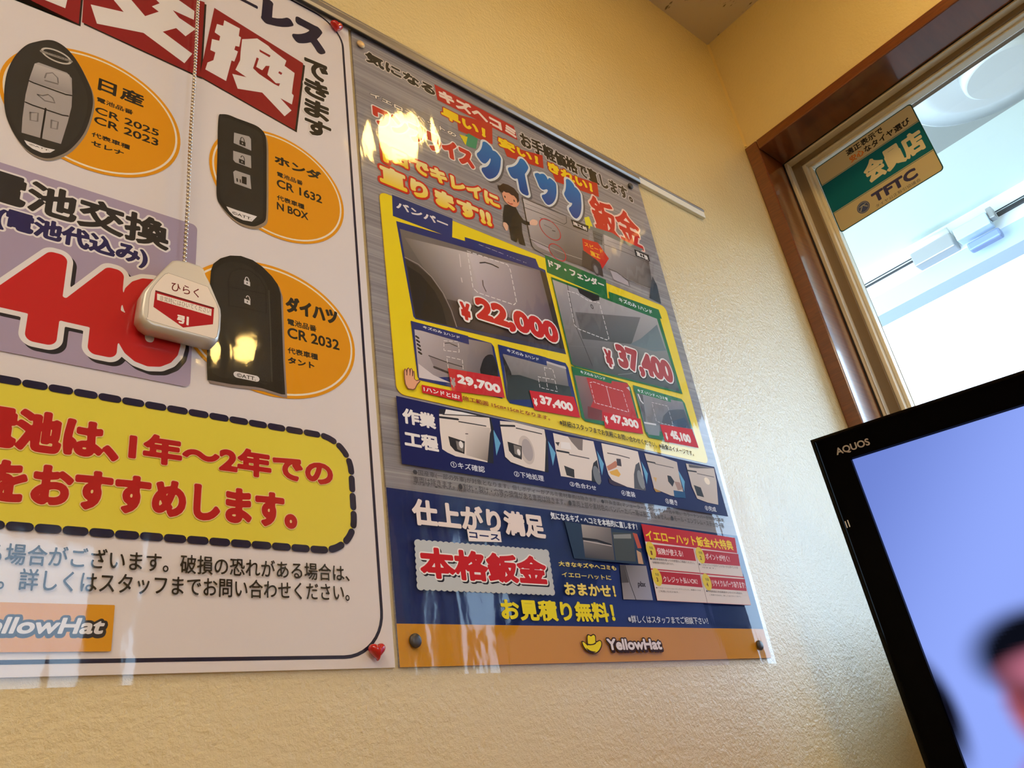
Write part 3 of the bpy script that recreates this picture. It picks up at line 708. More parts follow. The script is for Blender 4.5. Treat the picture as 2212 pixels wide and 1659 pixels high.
# price board
P.part('price_board', 'yellow board holding the price photos'); P.view()
a_ = P.at((819, 413)); b_ = P.at((1531, 1003)); P.fill(rrect(a_[0]-.0006, b_[1], b_[0], a_[1], .0075), S(232, 190, 8)); P.fill(rrect(a_[0], b_[1]+.0004, b_[0]-.0006, a_[1]-.0004, .007), YEL)
P.poly([(846, 421), (977, 473), (976, 515), (848, 467)], S(20, 44, 116)); P.text('バンパー', (854, 434), (968, 494), WHT, .06, res=30)
P.poly([(1176, 551), (1308, 605), (1312, 645), (1181, 589)], GRN); P.text('ドア・フェンダー', (1182, 560), (1306, 625), WHT, .05, res=30)
PPH = []
def price_photo(label, frame, fcol, strip, stext, st0, st1, inner):
    p_ = P.part('price_photo', label); PPH.append(p_); P.poly(frame, fcol)
    inner(); P.view(); P.part('caption_strip', None, p_)
    P.poly(strip, fcol); P.text(stext, st0, st1, S(236, 240, 246), .03, res=24, grow=.06)
DSH = dict(dash=(.0034, .0021))
def ph1():
    P.view(840, 460, 4.88)
    P.quad([(112, 170), (1590, 600), (1830, 1440), (275, 1105)], [S(120, 112, 106), S(130, 120, 124), S(70, 60, 66), S(60, 50, 44)])
    P.quad([(160, 260), (830, 420), (1010, 1000), (560, 900)], [S(128, 120, 112), S(214, 204, 202), S(176, 164, 172), S(104, 94, 90)]); P.quad([(830, 420), (1580, 620), (1740, 1300), (1010, 1000)], [S(222, 212, 214), S(126, 112, 122), S(96, 82, 92), S(168, 154, 168)])
    P.poly([(165, 480), (300, 555), (440, 680), (560, 850), (640, 1030), (700, 1215), (280, 1110), (255, 1000)], S(56, 46, 40)); P.poly([(190, 560), (330, 650), (480, 830), (560, 990), (610, 1185), (280, 1110)], S(26, 22, 22))
    P.stroke([(165, 470), (310, 545), (450, 680), (570, 850), (655, 1030), (715, 1215)], .0008, S(168, 156, 150)); P.stroke([(740, 440), (755, 570)], .0010, S(226, 216, 216)); P.stroke([(760, 690), (768, 730)], .0014, S(216, 206, 206))
    P.quad([(1585, 600), (1650, 640), (1850, 1440), (1800, 1430)], [S(70, 56, 34), S(60, 50, 40), S(30, 26, 30), S(40, 34, 30)])
    P.poly([(705, 1205), (1850, 1440), (1855, 1490), (1300, 1370), (700, 1228)], S(60, 60, 84))
    P.stroke([(822, 405), (880, 425), (1245, 548), (1275, 600), (1342, 940), (1315, 972), (930, 842), (882, 795), (822, 405)], .0009, S(240, 236, 236), dash=(.0042, .0026))
    P.stroke([(955, 530), (1010, 525), (1080, 545), (1150, 580)], .0013, S(46, 40, 44)); P.stroke([(985, 715), (990, 770), (1020, 830)], .0010, S(96, 86, 92))
P.view(); price_photo('large bumper photo in a navy frame', [(855, 478), (1003, 521), (1164, 578), (1177, 584), (1222, 766), (1140, 748), (897, 690), (892, 684)], S(20, 40, 116), [(1003, 513), (1156, 560), (1166, 585), (1005, 533)], 'キズのみ 1ハンド', (1033, 528), (1137, 570), ph1)
def ph2():
    P.view(840, 680, 5.267)
    P.quad([(285, 170), (1160, 330), (1230, 700), (335, 720)], [S(206, 196, 200), S(128, 116, 116), S(86, 76, 74), S(176, 164, 168)])
    for k in range(5): P.stroke([(305+8*k, 250+45*k), (330+8*k, 268+45*k)], .0020, S(26, 24, 26))
    P.poly([(1040, 690), (1050, 560), (1090, 480), (1150, 455), (1200, 500), (1235, 705)], S(24, 20, 22), 2)
    P.poly([(450, 470), (640, 540), (820, 600), (830, 660), (640, 640), (500, 580)], S(150, 138, 140)); P.stroke([(450, 470), (640, 540), (840, 600)], .0010, S(60, 54, 56)); P.stroke([(510, 600), (660, 660)], .0022, S(60, 50, 54))
    P.poly([(330, 560), (500, 690), (700, 780), (560, 760), (340, 720)], S(224, 214, 216))
    P.stroke([(620, 300), (780, 310), (795, 430), (620, 410), (620, 300)], .0006, WHT, **DSH); P.stroke([(650, 480), (830, 520), (840, 650), (670, 620), (650, 480)], .0006, WHT, **DSH); P.stroke([(630, 330), (680, 325), (770, 365)], .0007, S(70, 64, 66))
P.view(); price_photo('small bumper photo with a wheel, in a navy frame', [(886, 694), (1060, 742), (1066, 750), (1087, 850), (1084, 862), (905, 822), (901, 815)], S(20, 40, 116), [(886, 694), (1010, 727), (1012, 745), (888, 709)], 'キズのみ 2ハンド', (912, 704), (992, 733), ph2)
def ph3():
    P.view(840, 680, 5.267)
    P.quad([(1290, 450), (2000, 590), (2060, 940), (1340, 960)], [S(150, 144, 146), S(168, 160, 160), S(70, 72, 74), S(54, 60, 60)])
    P.poly([(1285, 455), (1380, 650), (1400, 740), (1340, 780), (1300, 560)], S(30, 28, 30)); P.poly([(1340, 690), (1480, 690), (1700, 760), (2050, 820), (2080, 960), (1345, 975)], S(46, 54, 54))
    P.stroke([(1780, 540), (2000, 610)], .0022, S(206, 200, 204)); P.stroke([(1760, 600), (1800, 850)], .0006, WHT, **DSH)
    P.stroke([(1690, 710), (1880, 745), (1910, 880), (1710, 830), (1690, 710)], .0006, WHT, **DSH); P.stroke([(1765, 605), (1855, 625), (1890, 745)], .0006, WHT, **DSH)
P.view(); price_photo('small dark bumper photo with a tyre tread, in a navy frame', [(1074, 745), (1220, 785), (1226, 795), (1252, 902), (1100, 872), (1093, 862)], S(20, 40, 116), [(1074, 745), (1178, 773), (1180, 791), (1077, 763)], 'キズのみ 3ハンド', (1093, 754), (1163, 781), ph3)
def ph4():
    P.view(1160, 540, 5.183)
    P.quad([(165, 335), (1335, 775), (1590, 1590), (390, 1290)], [S(176, 172, 178), S(178, 176, 180), S(70, 76, 78), S(78, 76, 76)]); P.quad([(420, 700), (1150, 760), (1050, 1060), (500, 1000)], [S(104, 102, 106), S(120, 120, 124), S(80, 86, 90), S(84, 84, 86)])
    P.poly([(1335, 840), (1420, 1100), (1440, 1130), (1300, 1140), (1030, 1060), (1150, 1000), (1280, 890)], S(110, 124, 134)); P.poly([(440, 425), (690, 520), (690, 570), (620, 580), (470, 490)], S(22, 18, 20))
    P.stroke([(330, 380), (345, 470), (420, 850), (500, 1030), (610, 1300)], .0008, S(40, 38, 40)); P.stroke([(350, 1080), (800, 1100), (1440, 1110)], .0004, S(124, 124, 124))
    P.ellipse(P.at((608, 640)), .0022, .0030, S(70, 68, 70)); P.ellipse(P.at((608, 640)), .0012, .0018, S(150, 148, 150))
    P.stroke([(335, 465), (430, 490), (560, 570), (690, 598), (797, 1000), (770, 1012), (460, 892), (412, 850), (335, 465)], .0009, S(236, 234, 236), dash=(.0040, .0024))
    P.stroke([(900, 1400), (1030, 1390), (1100, 1370)], .0004, S(180, 180, 180))
P.view(); price_photo('large car door photo in a green frame', [(1189, 599), (1312, 645), (1424, 688), (1473, 852), (1240, 793), (1232, 787)], GRN, [(1313, 631), (1421, 670), (1428, 690), (1316, 649)], 'キズのみ 1ハンド', (1334, 643), (1408, 680), ph4)
def ph5():
    P.view(1200, 780, 6.506)
    P.quad([(255, 205), (1000, 320), (1160, 900), (400, 820)], [S(140, 116, 116), S(200, 24, 24), S(150, 14, 18), S(96, 66, 66)]); P.poly([(420, 240), (1000, 320), (1130, 800), (640, 850), (440, 740), (520, 560), (470, 400)], S(196, 16, 20))
    P.poly([(440, 640), (640, 700), (640, 850), (440, 800)], S(120, 10, 14)); P.stroke([(470, 310), (520, 300), (700, 365), (930, 430), (1015, 715), (1000, 722), (770, 655), (540, 595), (470, 310)], .0007, S(246, 226, 226), **DSH); P.stroke([(700, 365), (770, 650)], .0007, S(246, 226, 226)); P.poly([(980, 380), (1020, 370), (1035, 430)], S(214, 206, 214))
P.view(); price_photo('small red car panel photo in a green frame', [(1232, 792), (1352, 828), (1360, 838), (1387, 938), (1262, 911), (1254, 902)], GRN, [(1232, 792), (1320, 822), (1318, 830), (1236, 806)], 'キズのみ 2ハンド', (1251, 801), (1306, 823), ph5)
def ph6():
    P.view(1200, 780, 6.506)
    P.quad([(1125, 460), (1770, 580), (1900, 970), (1260, 1010)], [S(150, 144, 150), S(140, 132, 138), S(40, 44, 60), S(120, 120, 126)]); P.poly([(1130, 460), (1210, 480), (1260, 860), (1230, 860)], S(86, 80, 84)); P.stroke([(1150, 480), (1175, 540)], .0020, S(226, 220, 222)); P.stroke([(1180, 560), (1215, 600)], .0020, S(216, 210, 212))
    P.poly([(1480, 880), (1500, 780), (1580, 700), (1700, 685), (1790, 690), (1880, 960), (1640, 930)], S(66, 60, 66)); P.poly([(1630, 850), (1800, 800), (1880, 960), (1640, 930)], S(16, 34, 70)); P.poly([(1230, 880), (1450, 910), (1445, 1060), (1290, 1040)], S(128, 132, 136)); P.poly([(1225, 860), (1400, 890), (1400, 912), (1235, 885)], S(220, 218, 222))
    P.stroke([(1340, 590), (1560, 640), (1640, 920), (1470, 880), (1400, 850), (1340, 590)], .0006, S(226, 214, 220), **DSH)
P.view(); price_photo('small fender photo in a green frame, farthest along the row', [(1365, 833), (1470, 863), (1477, 872), (1507, 968), (1400, 946), (1392, 935)], GRN, [(1365, 833), (1445, 856), (1447, 870), (1368, 848)], 'キズ 1ハンド ヘコミ有', (1374, 841), (1441, 867), ph6)
P.view()
PK = S(200, 20, 16)
P.part('price_lettering', 'large red price', PPH[0]); P.text('¥', (990, 652), (1017, 697), PK, .06, halo=[(.11, WHT)], shadow=(.05, -.05, S(30, 24, 26)), res=36); P.text('22,000', (1021, 640), (1209, 752), PK, .075, halo=[(.055, WHT)], shadow=(.03, -.03, S(30, 24, 26)), res=52)
P.part('price_lettering', 'dark red price', PPH[3]); P.text('¥', (1301, 754), (1325, 797), S(170, 30, 36), .06, halo=[(.10, WHT)], res=34); P.text('37,400', (1324, 742), (1458, 838), S(170, 30, 36), .07, halo=[(.05, WHT)], shadow=(.03, -.03, S(40, 36, 40)), res=48)
for n_, (quad_, y0, y1, d0, d1, tx) in zip((1, 2, 4, 5), ((((965, 797), (1079, 816), (1088, 861), (974, 846)), (970, 816), (983, 840), (984, 811), (1080, 853), '29,700'), (((1141, 845), (1237, 859), (1251, 904), (1152, 887)), (1149, 861), (1160, 880), (1162, 856), (1237, 892), '37,400'),
                              (((1298, 891), (1381, 906), (1387, 939), (1305, 926)), (1302, 899), (1313, 919), (1314, 896), (1379, 929), '47,300'), (((1423, 918), (1492, 928), (1507, 969), (1434, 955)), (1433, 935), (1442, 953), (1443, 931), (1492, 960), '45,100'))):
    P.part('price_tag', 'red price tag', PPH[n_]); P.poly(quad_, S(204, 24, 34)); P.text('¥', y0, y1, WHT, .05, res=22); P.text(tx, d0, d1, WHT, .075, res=32, grow=.10)
P.part('price_note', 'red and dark note lettering'); P.poly([(908, 833), (994, 850), (997, 870), (910, 850)], S(204, 24, 30)); P.text('1ハンドとは?', (912, 837), (991, 865), WHT, .04, res=24)
P.text('施工範囲 15㎝×15㎝となります。', (996, 856), (1186, 910), S(150, 44, 16), .02, res=24); P.text('※詳細はスタッフまでお気軽にお問い合わせください。※画像はイメージです。', (1205, 907), (1497, 987), S(60, 52, 16), .015, res=20)
P.part('hand_picture', 'small drawn open hand'); P.view(840, 680, 5.267)
hand = [(160,650),(172,625),(185,640),(190,700),(195,628),(210,615),(222,630),(226,700),(232,625),(245,622),(255,640),(256,710),(262,655),(272,650),(276,690),(278,740),(300,760),(330,752),(342,765),(310,800),(285,850),(262,862),(205,850),(175,800),(165,740)]
P.poly(hand, S(232, 168, 130)); P.stroke(hand, .0008, S(120, 70, 50), True)
# process strip
P.part('process_strip', 'navy strip of repair steps'); P.view()
a_ = P.at((853, 857)); b_ = P.at((1570, 1117)); P.fill(rrect(a_[0], b_[1], b_[0], a_[1], 0), NV)
P.text('作業', (865, 882), (940, 930), WHT, .05, res=34); P.text('工程', (869, 931), (946, 979), WHT, .05, res=34)
for o_, k, q in (((840, 850), 6.144, [(1365,480),(1465,670),(1410,835)]), ((840, 850), 6.144, [(2095,640),(2195,800),(2160,970)]), ((1180, 920), 5.267, [(560,290),(640,440),(620,570)]), ((1180, 920), 5.267, [(1065,410),(1140,550),(1130,670)]), ((1180, 920), 5.267, [(1480,500),(1560,640),(1555,760)])):
    P.view(*o_, k); P.poly(q, S(104, 170, 214))
P.view(840, 850, 6.144)
P.text('①キズ確認', (796, 902), (1260, 1064), S(222, 226, 240), .015, res=26); P.text('②下地処理', (1636, 1032), (2044, 1178), S(222, 226, 240), .015, res=26)
P.view(1180, 920, 5.267)
P.text('③色合わせ', (246, 636), (558, 744), S(222, 226, 240), .015, res=24); P.text('④塗装', (832, 732), (1004, 824), S(222, 226, 240), .015, res=22); P.text('⑤磨き', (1332, 826), (1484, 914), S(222, 226, 240), .015, res=22); P.text('⑥完成', (1782, 908), (1924, 988), S(222, 226, 240), .015, res=22)
WC, WC2, WC3 = S(232, 220, 212), S(206, 194, 186), S(140, 128, 118)
P.part('process_photo', 'white bumper with a scratch, first step'); P.view(840, 850, 6.144)
P.poly([(650,215),(960,240),(1330,325),(1372,480),(1370,940),(1290,930),(690,660),(650,350)], S(30, 26, 36)); P.poly([(650,285),(900,300),(1315,335),(1337,500),(1300,620),(1290,925),(1100,885),(870,845),(760,795),(690,750),(660,500)], WC)
P.quad([(1000, 420), (1330, 470), (1292, 910), (1010, 830)], [WC, WC2, WC3, WC2]); P.poly([(740,222),(960,260),(1180,310),(900,300),(720,290)], WHT); P.stroke([(655, 325), (900, 355)], .0018, S(40, 36, 40)); P.stroke([(910, 385), (1270, 445)], .0010, S(60, 54, 54)); P.stroke([(700, 290), (900, 300), (1180, 312)], .0009, S(70, 64, 64))
P.poly([(770,578),(990,648),(985,815),(860,775),(795,700)], S(40, 34, 32)); P.poly([(870, 640), (980, 670), (970, 790), (890, 750)], S(130, 122, 116)); P.ellipse(P.at((940, 690)), .0020, .0030, WHT); P.stroke([(1000, 547), (1030, 548)], .0008, S(90, 80, 76))
P.part('process_photo', 'white bumper sanded grey, second step')
P.poly([(1455,375),(1640,390),(2050,490),(2090,640),(2100,1060),(2050,1052),(1800,1000),(1600,930),(1520,860),(1460,440)], S(30, 26, 36)); P.poly([(1455,375),(1640,392),(2045,490),(2066,620),(2050,1046),(1800,992),(1600,920),(1525,850),(1462,440)], WC)
P.ellipse(P.at((1810, 760)), .0085, .0130, WC2); P.ellipse(P.at((1820, 760)), .006, .010, S(176, 166, 166)); P.stroke([(1460, 437), (1650, 443)], .0018, S(40, 36, 40)); P.stroke([(1670, 470), (2010, 548)], .0010, S(60, 54, 54))
P.poly([(1555,650),(1745,710),(1745,890),(1640,850),(1575,770)], S(40, 34, 32)); P.poly([(1635, 690), (1735, 720), (1730, 850), (1650, 810)], S(130, 122, 116)); P.ellipse(P.at((1705, 790)), .0018, .0028, WHT)
P.part('process_photo', 'white car with a wheel, third step'); P.view(1180, 920, 5.267)
P.poly([(60,90),(200,125),(520,185),(565,380),(612,660),(480,630),(150,580),(90,280)], WC); P.poly([(230,130),(400,160),(395,290),(350,280),(270,190)], S(130, 116, 110)); P.poly([(85,195),(135,195),(120,240)], S(60, 52, 50)); P.poly([(150, 190), (250, 200), (270, 280), (150, 265)], WHT)
P.stroke([(105, 290), (240, 315)], .0018, S(40, 36, 38)); P.stroke([(245, 335), (470, 380)], .0010, S(80, 74, 72)); P.poly([(500,640),(500,520),(520,430),(560,395),(612,660)], S(40, 40, 46)); P.ellipse(P.at((560, 570)), .0045, .0090, S(120, 124, 132)); P.poly([(185,460),(300,505),(305,600),(215,570)], S(50, 44, 42))
P.part('process_photo', 'white car being sprayed, fourth step')
P.poly([(610,205),(800,245),(1025,300),(1075,520),(1115,745),(1000,725),(760,670),(690,560),(640,380)], WC); P.poly([(670,470),(720,440),(770,405),(800,440),(780,480),(690,520)], S(196, 128, 100)); P.poly([(780,380),(830,385),(840,470),(790,460)], S(70, 60, 66)); P.poly([(700,530),(790,500),(830,560),(810,590),(720,560)], S(230, 176, 70)); P.poly([(690,600),(760,640),(900,700),(760,690),(700,660)], S(60, 40, 60))
P.stroke([(680, 318), (800, 340), (930, 375)], .0010, S(80, 72, 70)); P.poly([(985,720),(980,560),(1000,450),(1040,420),(1115,745)], S(84, 84, 92)); P.ellipse(P.at((1060, 620)), .0045, .0095, S(140, 144, 150))
P.part('process_photo', 'white bumper being polished, fifth step')
P.poly([(1100,320),(1300,360),(1470,420),(1500,600),(1560,830),(1400,800),(1210,720),(1170,560)], WC2); P.stroke([(1130, 412), (1220, 430)], .0016, S(60, 54, 52)); P.stroke([(1220, 440), (1430, 485)], .0008, S(90, 84, 82)); P.poly([(1360,570),(1400,580),(1440,640),(1420,700),(1370,640)], S(36, 34, 40)); P.poly([(1440,640),(1500,650),(1540,730),(1480,740)], S(170, 140, 130)); P.poly([(1430,740),(1560,760),(1570,830),(1440,820)], S(24, 80, 130)); P.poly([(1200, 590), (1240, 600), (1230, 650)], S(214, 176, 110)); P.poly([(1200, 710), (1290, 760), (1230, 760)], S(180, 140, 60))
P.part('process_photo', 'finished white bumper, sixth step')
P.poly([(1570,435),(1890,490),(1920,640),(1940,905),(1820,880),(1700,835),(1640,700)], WC2); P.poly([(1600,445),(1890,492),(1700,490),(1610,480)], S(90, 84, 88)); P.stroke([(1590, 515), (1690, 530)], .0016, S(50, 44, 46)); P.stroke([(1700, 550), (1890, 590)], .0008, S(90, 84, 84)); P.poly([(1660,680),(1740,710),(1778,820),(1700,800)], S(44, 40, 40)); P.ellipse(P.at((1812, 635)), .0045, .0040, S(250, 236, 216))
# conditions in small type, on the brushed grey
P.part('fine_print', 'small dark lines of conditions'); P.view(); FP = S(62, 58, 60)
P.text('●国産車(一部の外車)が対象となります。但しボディーがアルミ素材車両は除きます。●特殊塗装(マジョーラ・スクラッチシールド等)、カラーナンバーが特殊な車両', (888, 1015), (1562, 1131), FP, 0)
P.text('車両は除きます。●割れ・裂け・穴等の損傷がある車両は除きます。●車両上部や素材色のバンパーカバー等は施工できません。●モール・エンブレム・ステッカー等', (889, 1030), (1562, 1143), FP, 0)
P.text('なります。●施工時間は目安で半日～1日となります。', (889, 1045), (1094, 1078), FP, 0)
# lower panel contents
P.part('course_lettering', 'white and red course title'); P.view()
P.text('仕上がり満足', (884, 1077), (1177, 1166), S(240, 226, 222), .05, res=44)
P.poly([(1005, 1145), (1077, 1150), (1080, 1173), (1009, 1171)], S(244, 234, 234)); P.text('コース', (1009, 1150), (1076, 1170), S(20, 30, 90), .06, res=26)
sc_ = []
TL, TR, BR_, BL = [P.at(q) for q in ((893, 1169), (1180, 1191), (1194, 1286), (899, 1274))]
for A_, B_, n_ in ((BL, BR_, 26), (BR_, TR, 8), (TR, TL, 26), (TL, BL, 8)):
    nn = np.array([(B_-A_)[1], -(B_-A_)[0]]); nn = nn/np.linalg.norm(nn)
    for k in range(n_*4):
        sc_.append(A_+(B_-A_)*(k/(n_*4))+nn*.0009*abs(math.sin(math.pi*k/4)))
P.fill(sc_, S(196, 202, 206))
P.text('本格鈑金', (900, 1181), (1182, 1266), S(200, 16, 22), .055, halo=[(.045, S(240, 236, 236))], shadow=(.045, -.05, S(22, 20, 28)), res=52)
P.text('お見積り無料！', (1075, 1294), (1327, 1346), S(240, 224, 26), .045, res=36)
P.text('※詳しくはスタッフまでご相談下さい！', (1351, 1330), (1527, 1350), S(214, 222, 238), .015, res=22)
P.text('気になるキズ・ヘコミを本格的に直します！', (1184, 1107), (1374, 1147), S(226, 232, 244), .03, res=24)
PC = S(240, 218, 110)
P.text('大きなキズやヘコミも', (1202, 1213), (1328, 1234), PC, .03, res=24); P.text('イエローハットに', (1209, 1237), (1317, 1255), PC, .02, res=24); P.text('おまかせ！', (1213, 1259), (1328, 1292), PC, .045, res=30)
P.part('workshop_photo', 'photos of dented car bodies'); P.view(1170, 1090, 7.212)
P.poly([(330, 270), (700, 330), (1450, 440), (1590, 950), (1250, 920), (480, 850)], S(36, 56, 84)); P.quad([(590, 320), (1050, 375), (1110, 880), (650, 840)], [S(176, 168, 164), S(120, 112, 110), S(84, 80, 80), S(60, 60, 70)]); P.stroke([(620, 545), (830, 570), (1050, 640)], .0022, S(30, 24, 26)); P.stroke([(630, 575), (1060, 655)], .0008, S(196, 188, 184))
P.poly([(1070, 440), (1400, 460), (1440, 900), (1130, 880)], S(70, 76, 76)); P.poly([(1090, 480), (1360, 470), (1370, 540), (1100, 540)], S(140, 144, 144)); P.poly([(1390, 450), (1460, 470), (1530, 690), (1470, 690)], S(190, 84, 60)); P.poly([(1450, 720), (1520, 760), (1560, 940), (1480, 930)], S(196, 160, 130))
P.quad([(1190, 950), (1600, 965), (1705, 1500), (1245, 1485)], [S(96, 90, 90), S(150, 148, 156), S(156, 160, 186), S(150, 146, 150)]); P.poly([(1190, 955), (1260, 955), (1330, 1225), (1215, 1230)], S(76, 70, 70)); P.stroke([(1270, 960), (1345, 1230), (1440, 1490)], .0008, S(40, 36, 40)); P.text('pbx', (1450, 1200), (1610, 1320), S(60, 54, 66), .05, shear=.2, res=24)
P.part('benefit_box', 'red and white box of four benefits'); P.view(1370, 1120, 7.541)
P.poly([(85, 100), (1612, 328), (1652, 575), (150, 388)], S(196, 16, 20)); P.poly([(148, 385), (1640, 575), (1876, 1422), (345, 1346)], S(228, 190, 196)); P.poly([(154, 396), (1636, 582), (1866, 1410), (350, 1336)], S(226, 216, 212))
P.text('イエローハット鈑金4大特典', (136, 186), (1596, 534), S(246, 214, 24), .03, res=28)
P.stroke([(245, 835), (1760, 970)], .0012, S(190, 40, 56)); P.stroke([(950, 500), (1160, 1380)], .0007, S(150, 130, 130))
for q, c, t_, a, d in (([(240, 430), (935, 502), (978, 705), (290, 640)], (245, 530), '保険が使える!', (330, 485), (775, 640)), ([(1030, 520), (1665, 590), (1695, 785), (1080, 735)], (1048, 610), 'ポイントが付く!', (1120, 575), (1535, 720)), ([(340, 868), (1042, 930), (1085, 1135), (380, 1075)], (340, 965), 'クレジット払いOK!', (430, 945), (1010, 1085)), ([(1140, 955), (1772, 1000), (1802, 1192), (1190, 1150)], (1155, 1045), 'リサイクルパーツあります!', (1225, 1005), (1785, 1150))):
    P.poly(q, S(184, 20, 36)); e = P.at(c); P.ellipse(e, .0064, .0080, S(228, 206, 60)); P.text(t_, a, d, S(240, 216, 216), .02, res=22)
    P.text('特典', (c[0]-34, c[1]-68), (c[0]+36, c[1]-10), INK, 0); P.text({245: '1', 1048: '2', 340: '3', 1155: '4'}[c[0]], (c[0]-16, c[1]+5), (c[0]+28, c[1]+78), S(120, 70, 20), .06, res=20)
TI = S(84, 74, 76)
for t_, a, d in (('●自動車保険を使っての修理もご相談ください。', (222, 645), (955, 755)), ('各種保険の手続きも承ります。', (262, 705), (620, 775)), ('●イエローハットのポイントカードにポイントが', (1015, 735), (1665, 835)), ('付きます。', (1075, 795), (1300, 838)), ('●イエローハットショッピングクレジット、各種カードが', (320, 1125), (1055, 1195)), ('ご利用いただけます。', (362, 1178), (700, 1230)), ('●修理部品に中古部品やリサイクル部品も', (1135, 1175), (1730, 1245)), ('ご用意できます。詳しくはスタッフまで。', (1190, 1240), (1710, 1295))):
    P.text(t_, a, d, TI, 0)
P.part('shop_logo', 'yellow cowboy hat mark and white lettering'); P.view(1220, 1280, 4.608)
DK = S(52, 24, 16); HY = S(246, 226, 30)
hat = [(142,498),(165,490),(198,515),(196,440),(212,420),(238,432),(262,418),(288,438),(292,490),(322,478),(346,492),(350,535),(325,590),(280,618),(225,606),(175,570)]
P.poly(hat, DK, 3); P.poly([(155,505),(170,502),(205,535),(210,528),(206,450),(218,432),(240,444),(262,430),(280,445),(284,500),(300,502),(325,488),(340,500),(340,535),(318,580),(280,606),(228,594),(182,560)], HY, 3)
P.poly([(200, 512), (230, 520), (262, 516), (290, 500), (284, 520), (240, 532), (208, 528)], DK, 3); P.poly([(190, 556), (230, 582), (262, 592), (290, 596), (262, 606), (222, 596)], DK, 3)
P.text('YellowHat', (392, 466), (952, 574), S(232, 226, 236), .06, halo=[(.12, DK)], shadow=(.05, -.13, DK), res=40)
P.finish(); shift_root(P, pr)

# ---------------------------------------------------------------- rail over the posters
pt = thing('poster_rail', 'long thin grey rail along the top of both posters, white at its bare end', 'picture rail', None, (-.8, 0, 2.03))
def rail_xsec(x0, x1, prof):
    mb = MB(); n = len(prof); mb.prism([(x0+.8, y, z-2.03) for y, z in prof], (x1-x0, 0, 0)); return mb
rail_xsec(-1.45, -0.2245, [(0, 2.0225), (-.0052, 2.0225), (-.0052, 2.0325), (-.0030, 2.0385), (0, 2.0385)]).build('back_strip', M['rail_white'], pt, 0.0006)
rail_xsec(-1.45, -0.2245, [(-.0031, 2.0326), (-.0062, 2.0335), (-.0060, 2.0372), (-.0025, 2.0400), (-.0005, 2.0395)]).build('upper_lip', M['rail_grey'], pt, 0.0006)
rail_xsec(-1.45, -0.366, [(-.0053, 2.0215), (-.0064, 2.0205), (-.0078, 2.0240), (-.0072, 2.0310), (-.0054, 2.0330)]).build('grip_bar', M['rail_grey'], pt, 0.0006)
rail_xsec(-1.45, -0.366, [(-.0042, 2.0192), (-.0066, 2.0192), (-.0066, 2.0206), (-.0042, 2.0206)]).build('lower_seam', M['dark'], pt)

# ---------------------------------------------------------------- tacks
F2 = Plane((0, -.0042, 0), (1, 0, 0), (0, 0, 1))
def tack(px, py, r, mat, label):
    u, v = F2.at(px, py)
    t = thing('thumb_tack', label, 'thumb tack', 'flat round thumb tacks', (u, 0, v))
    MB().lathe((0, -.0040, 0), (0, -1, 0), [(r, 0), (r*1.0, .0008), (r*.86, .0017), (r*.5, .0022), (r*.12, .0023)], 28).build('head', mat, t)
    MB().lathe((0, .004, 0), (0, -1, 0), [(.0002, 0), (.0006, .003), (.0006, .0082)], 8).build('pin', M['pin_dark'], t)
tack(779, 96, .0042, M['pin_cream'], 'brass coloured flat tack under the rail, upper corner of the grey poster')
tack(1362, 402, .0042, M['pin_dark'], 'small grey flat tack just under the rail, at the end where the poster stops')
tack(897, 1384, .0046, M['pin_dark'], 'dark flat tack in the orange band, beside the white poster')
tack(1641, 1394, .0046, M['pin_dark'], 'dark flat tack in the orange band, at the corner nearest the television')
def heart(px, py, k, label, rz=0.0):
    u, v = F2.at(px, py)
    t = thing('heart_pin', label, 'push pin', 'red heart pins', (u, 0, v))
    n = 40; ring_ = []
    for i in range(n):
        q = 2*math.pi*i/n; x = 16*math.sin(q)**3; z = 13*math.cos(q)-5*math.cos(2*q)-2*math.cos(3*q)-math.cos(4*q)
        ring_.append((x/16*k*math.cos(rz)-z/16*k*math.sin(rz), x/16*k*math.sin(rz)+z/16*k*math.cos(rz)))
    prof = [(0.90, -.0041), (1.0, -.0054), (1.0, -.0066), (.92, -.0080), (.74, -.0092), (.48, -.0100), (.22, -.0103)]
    vs = []; fs = []
    for s_, y in prof: vs += [(x*s_, y, z*s_) for x, z in ring_]
    for a in range(len(prof)-1):
        for i in range(n): fs.append((a*n+i, a*n+(i+1) % n, (a+1)*n+(i+1) % n, (a+1)*n+i))
    mb = MB(); mb.add(vs, fs, True); mb.add(vs[-n:], [tuple(range(n))], True); mb.add(vs[:n], [tuple(range(n))[::-1]])
    mb.build('heart', M['heart'], t)
    MB().lathe((0, .004, 0), (0, -1, 0), [(.0002, 0), (.0006, .003), (.0006, .0090)], 8).build('pin', M['pin_dark'], t)
heart(725, 60, .0062, 'red heart pin right under the rail, in the upper corner of the white poster')
heart(811, 1407, .0056, 'red heart pin in the lower corner of the white poster', .06)

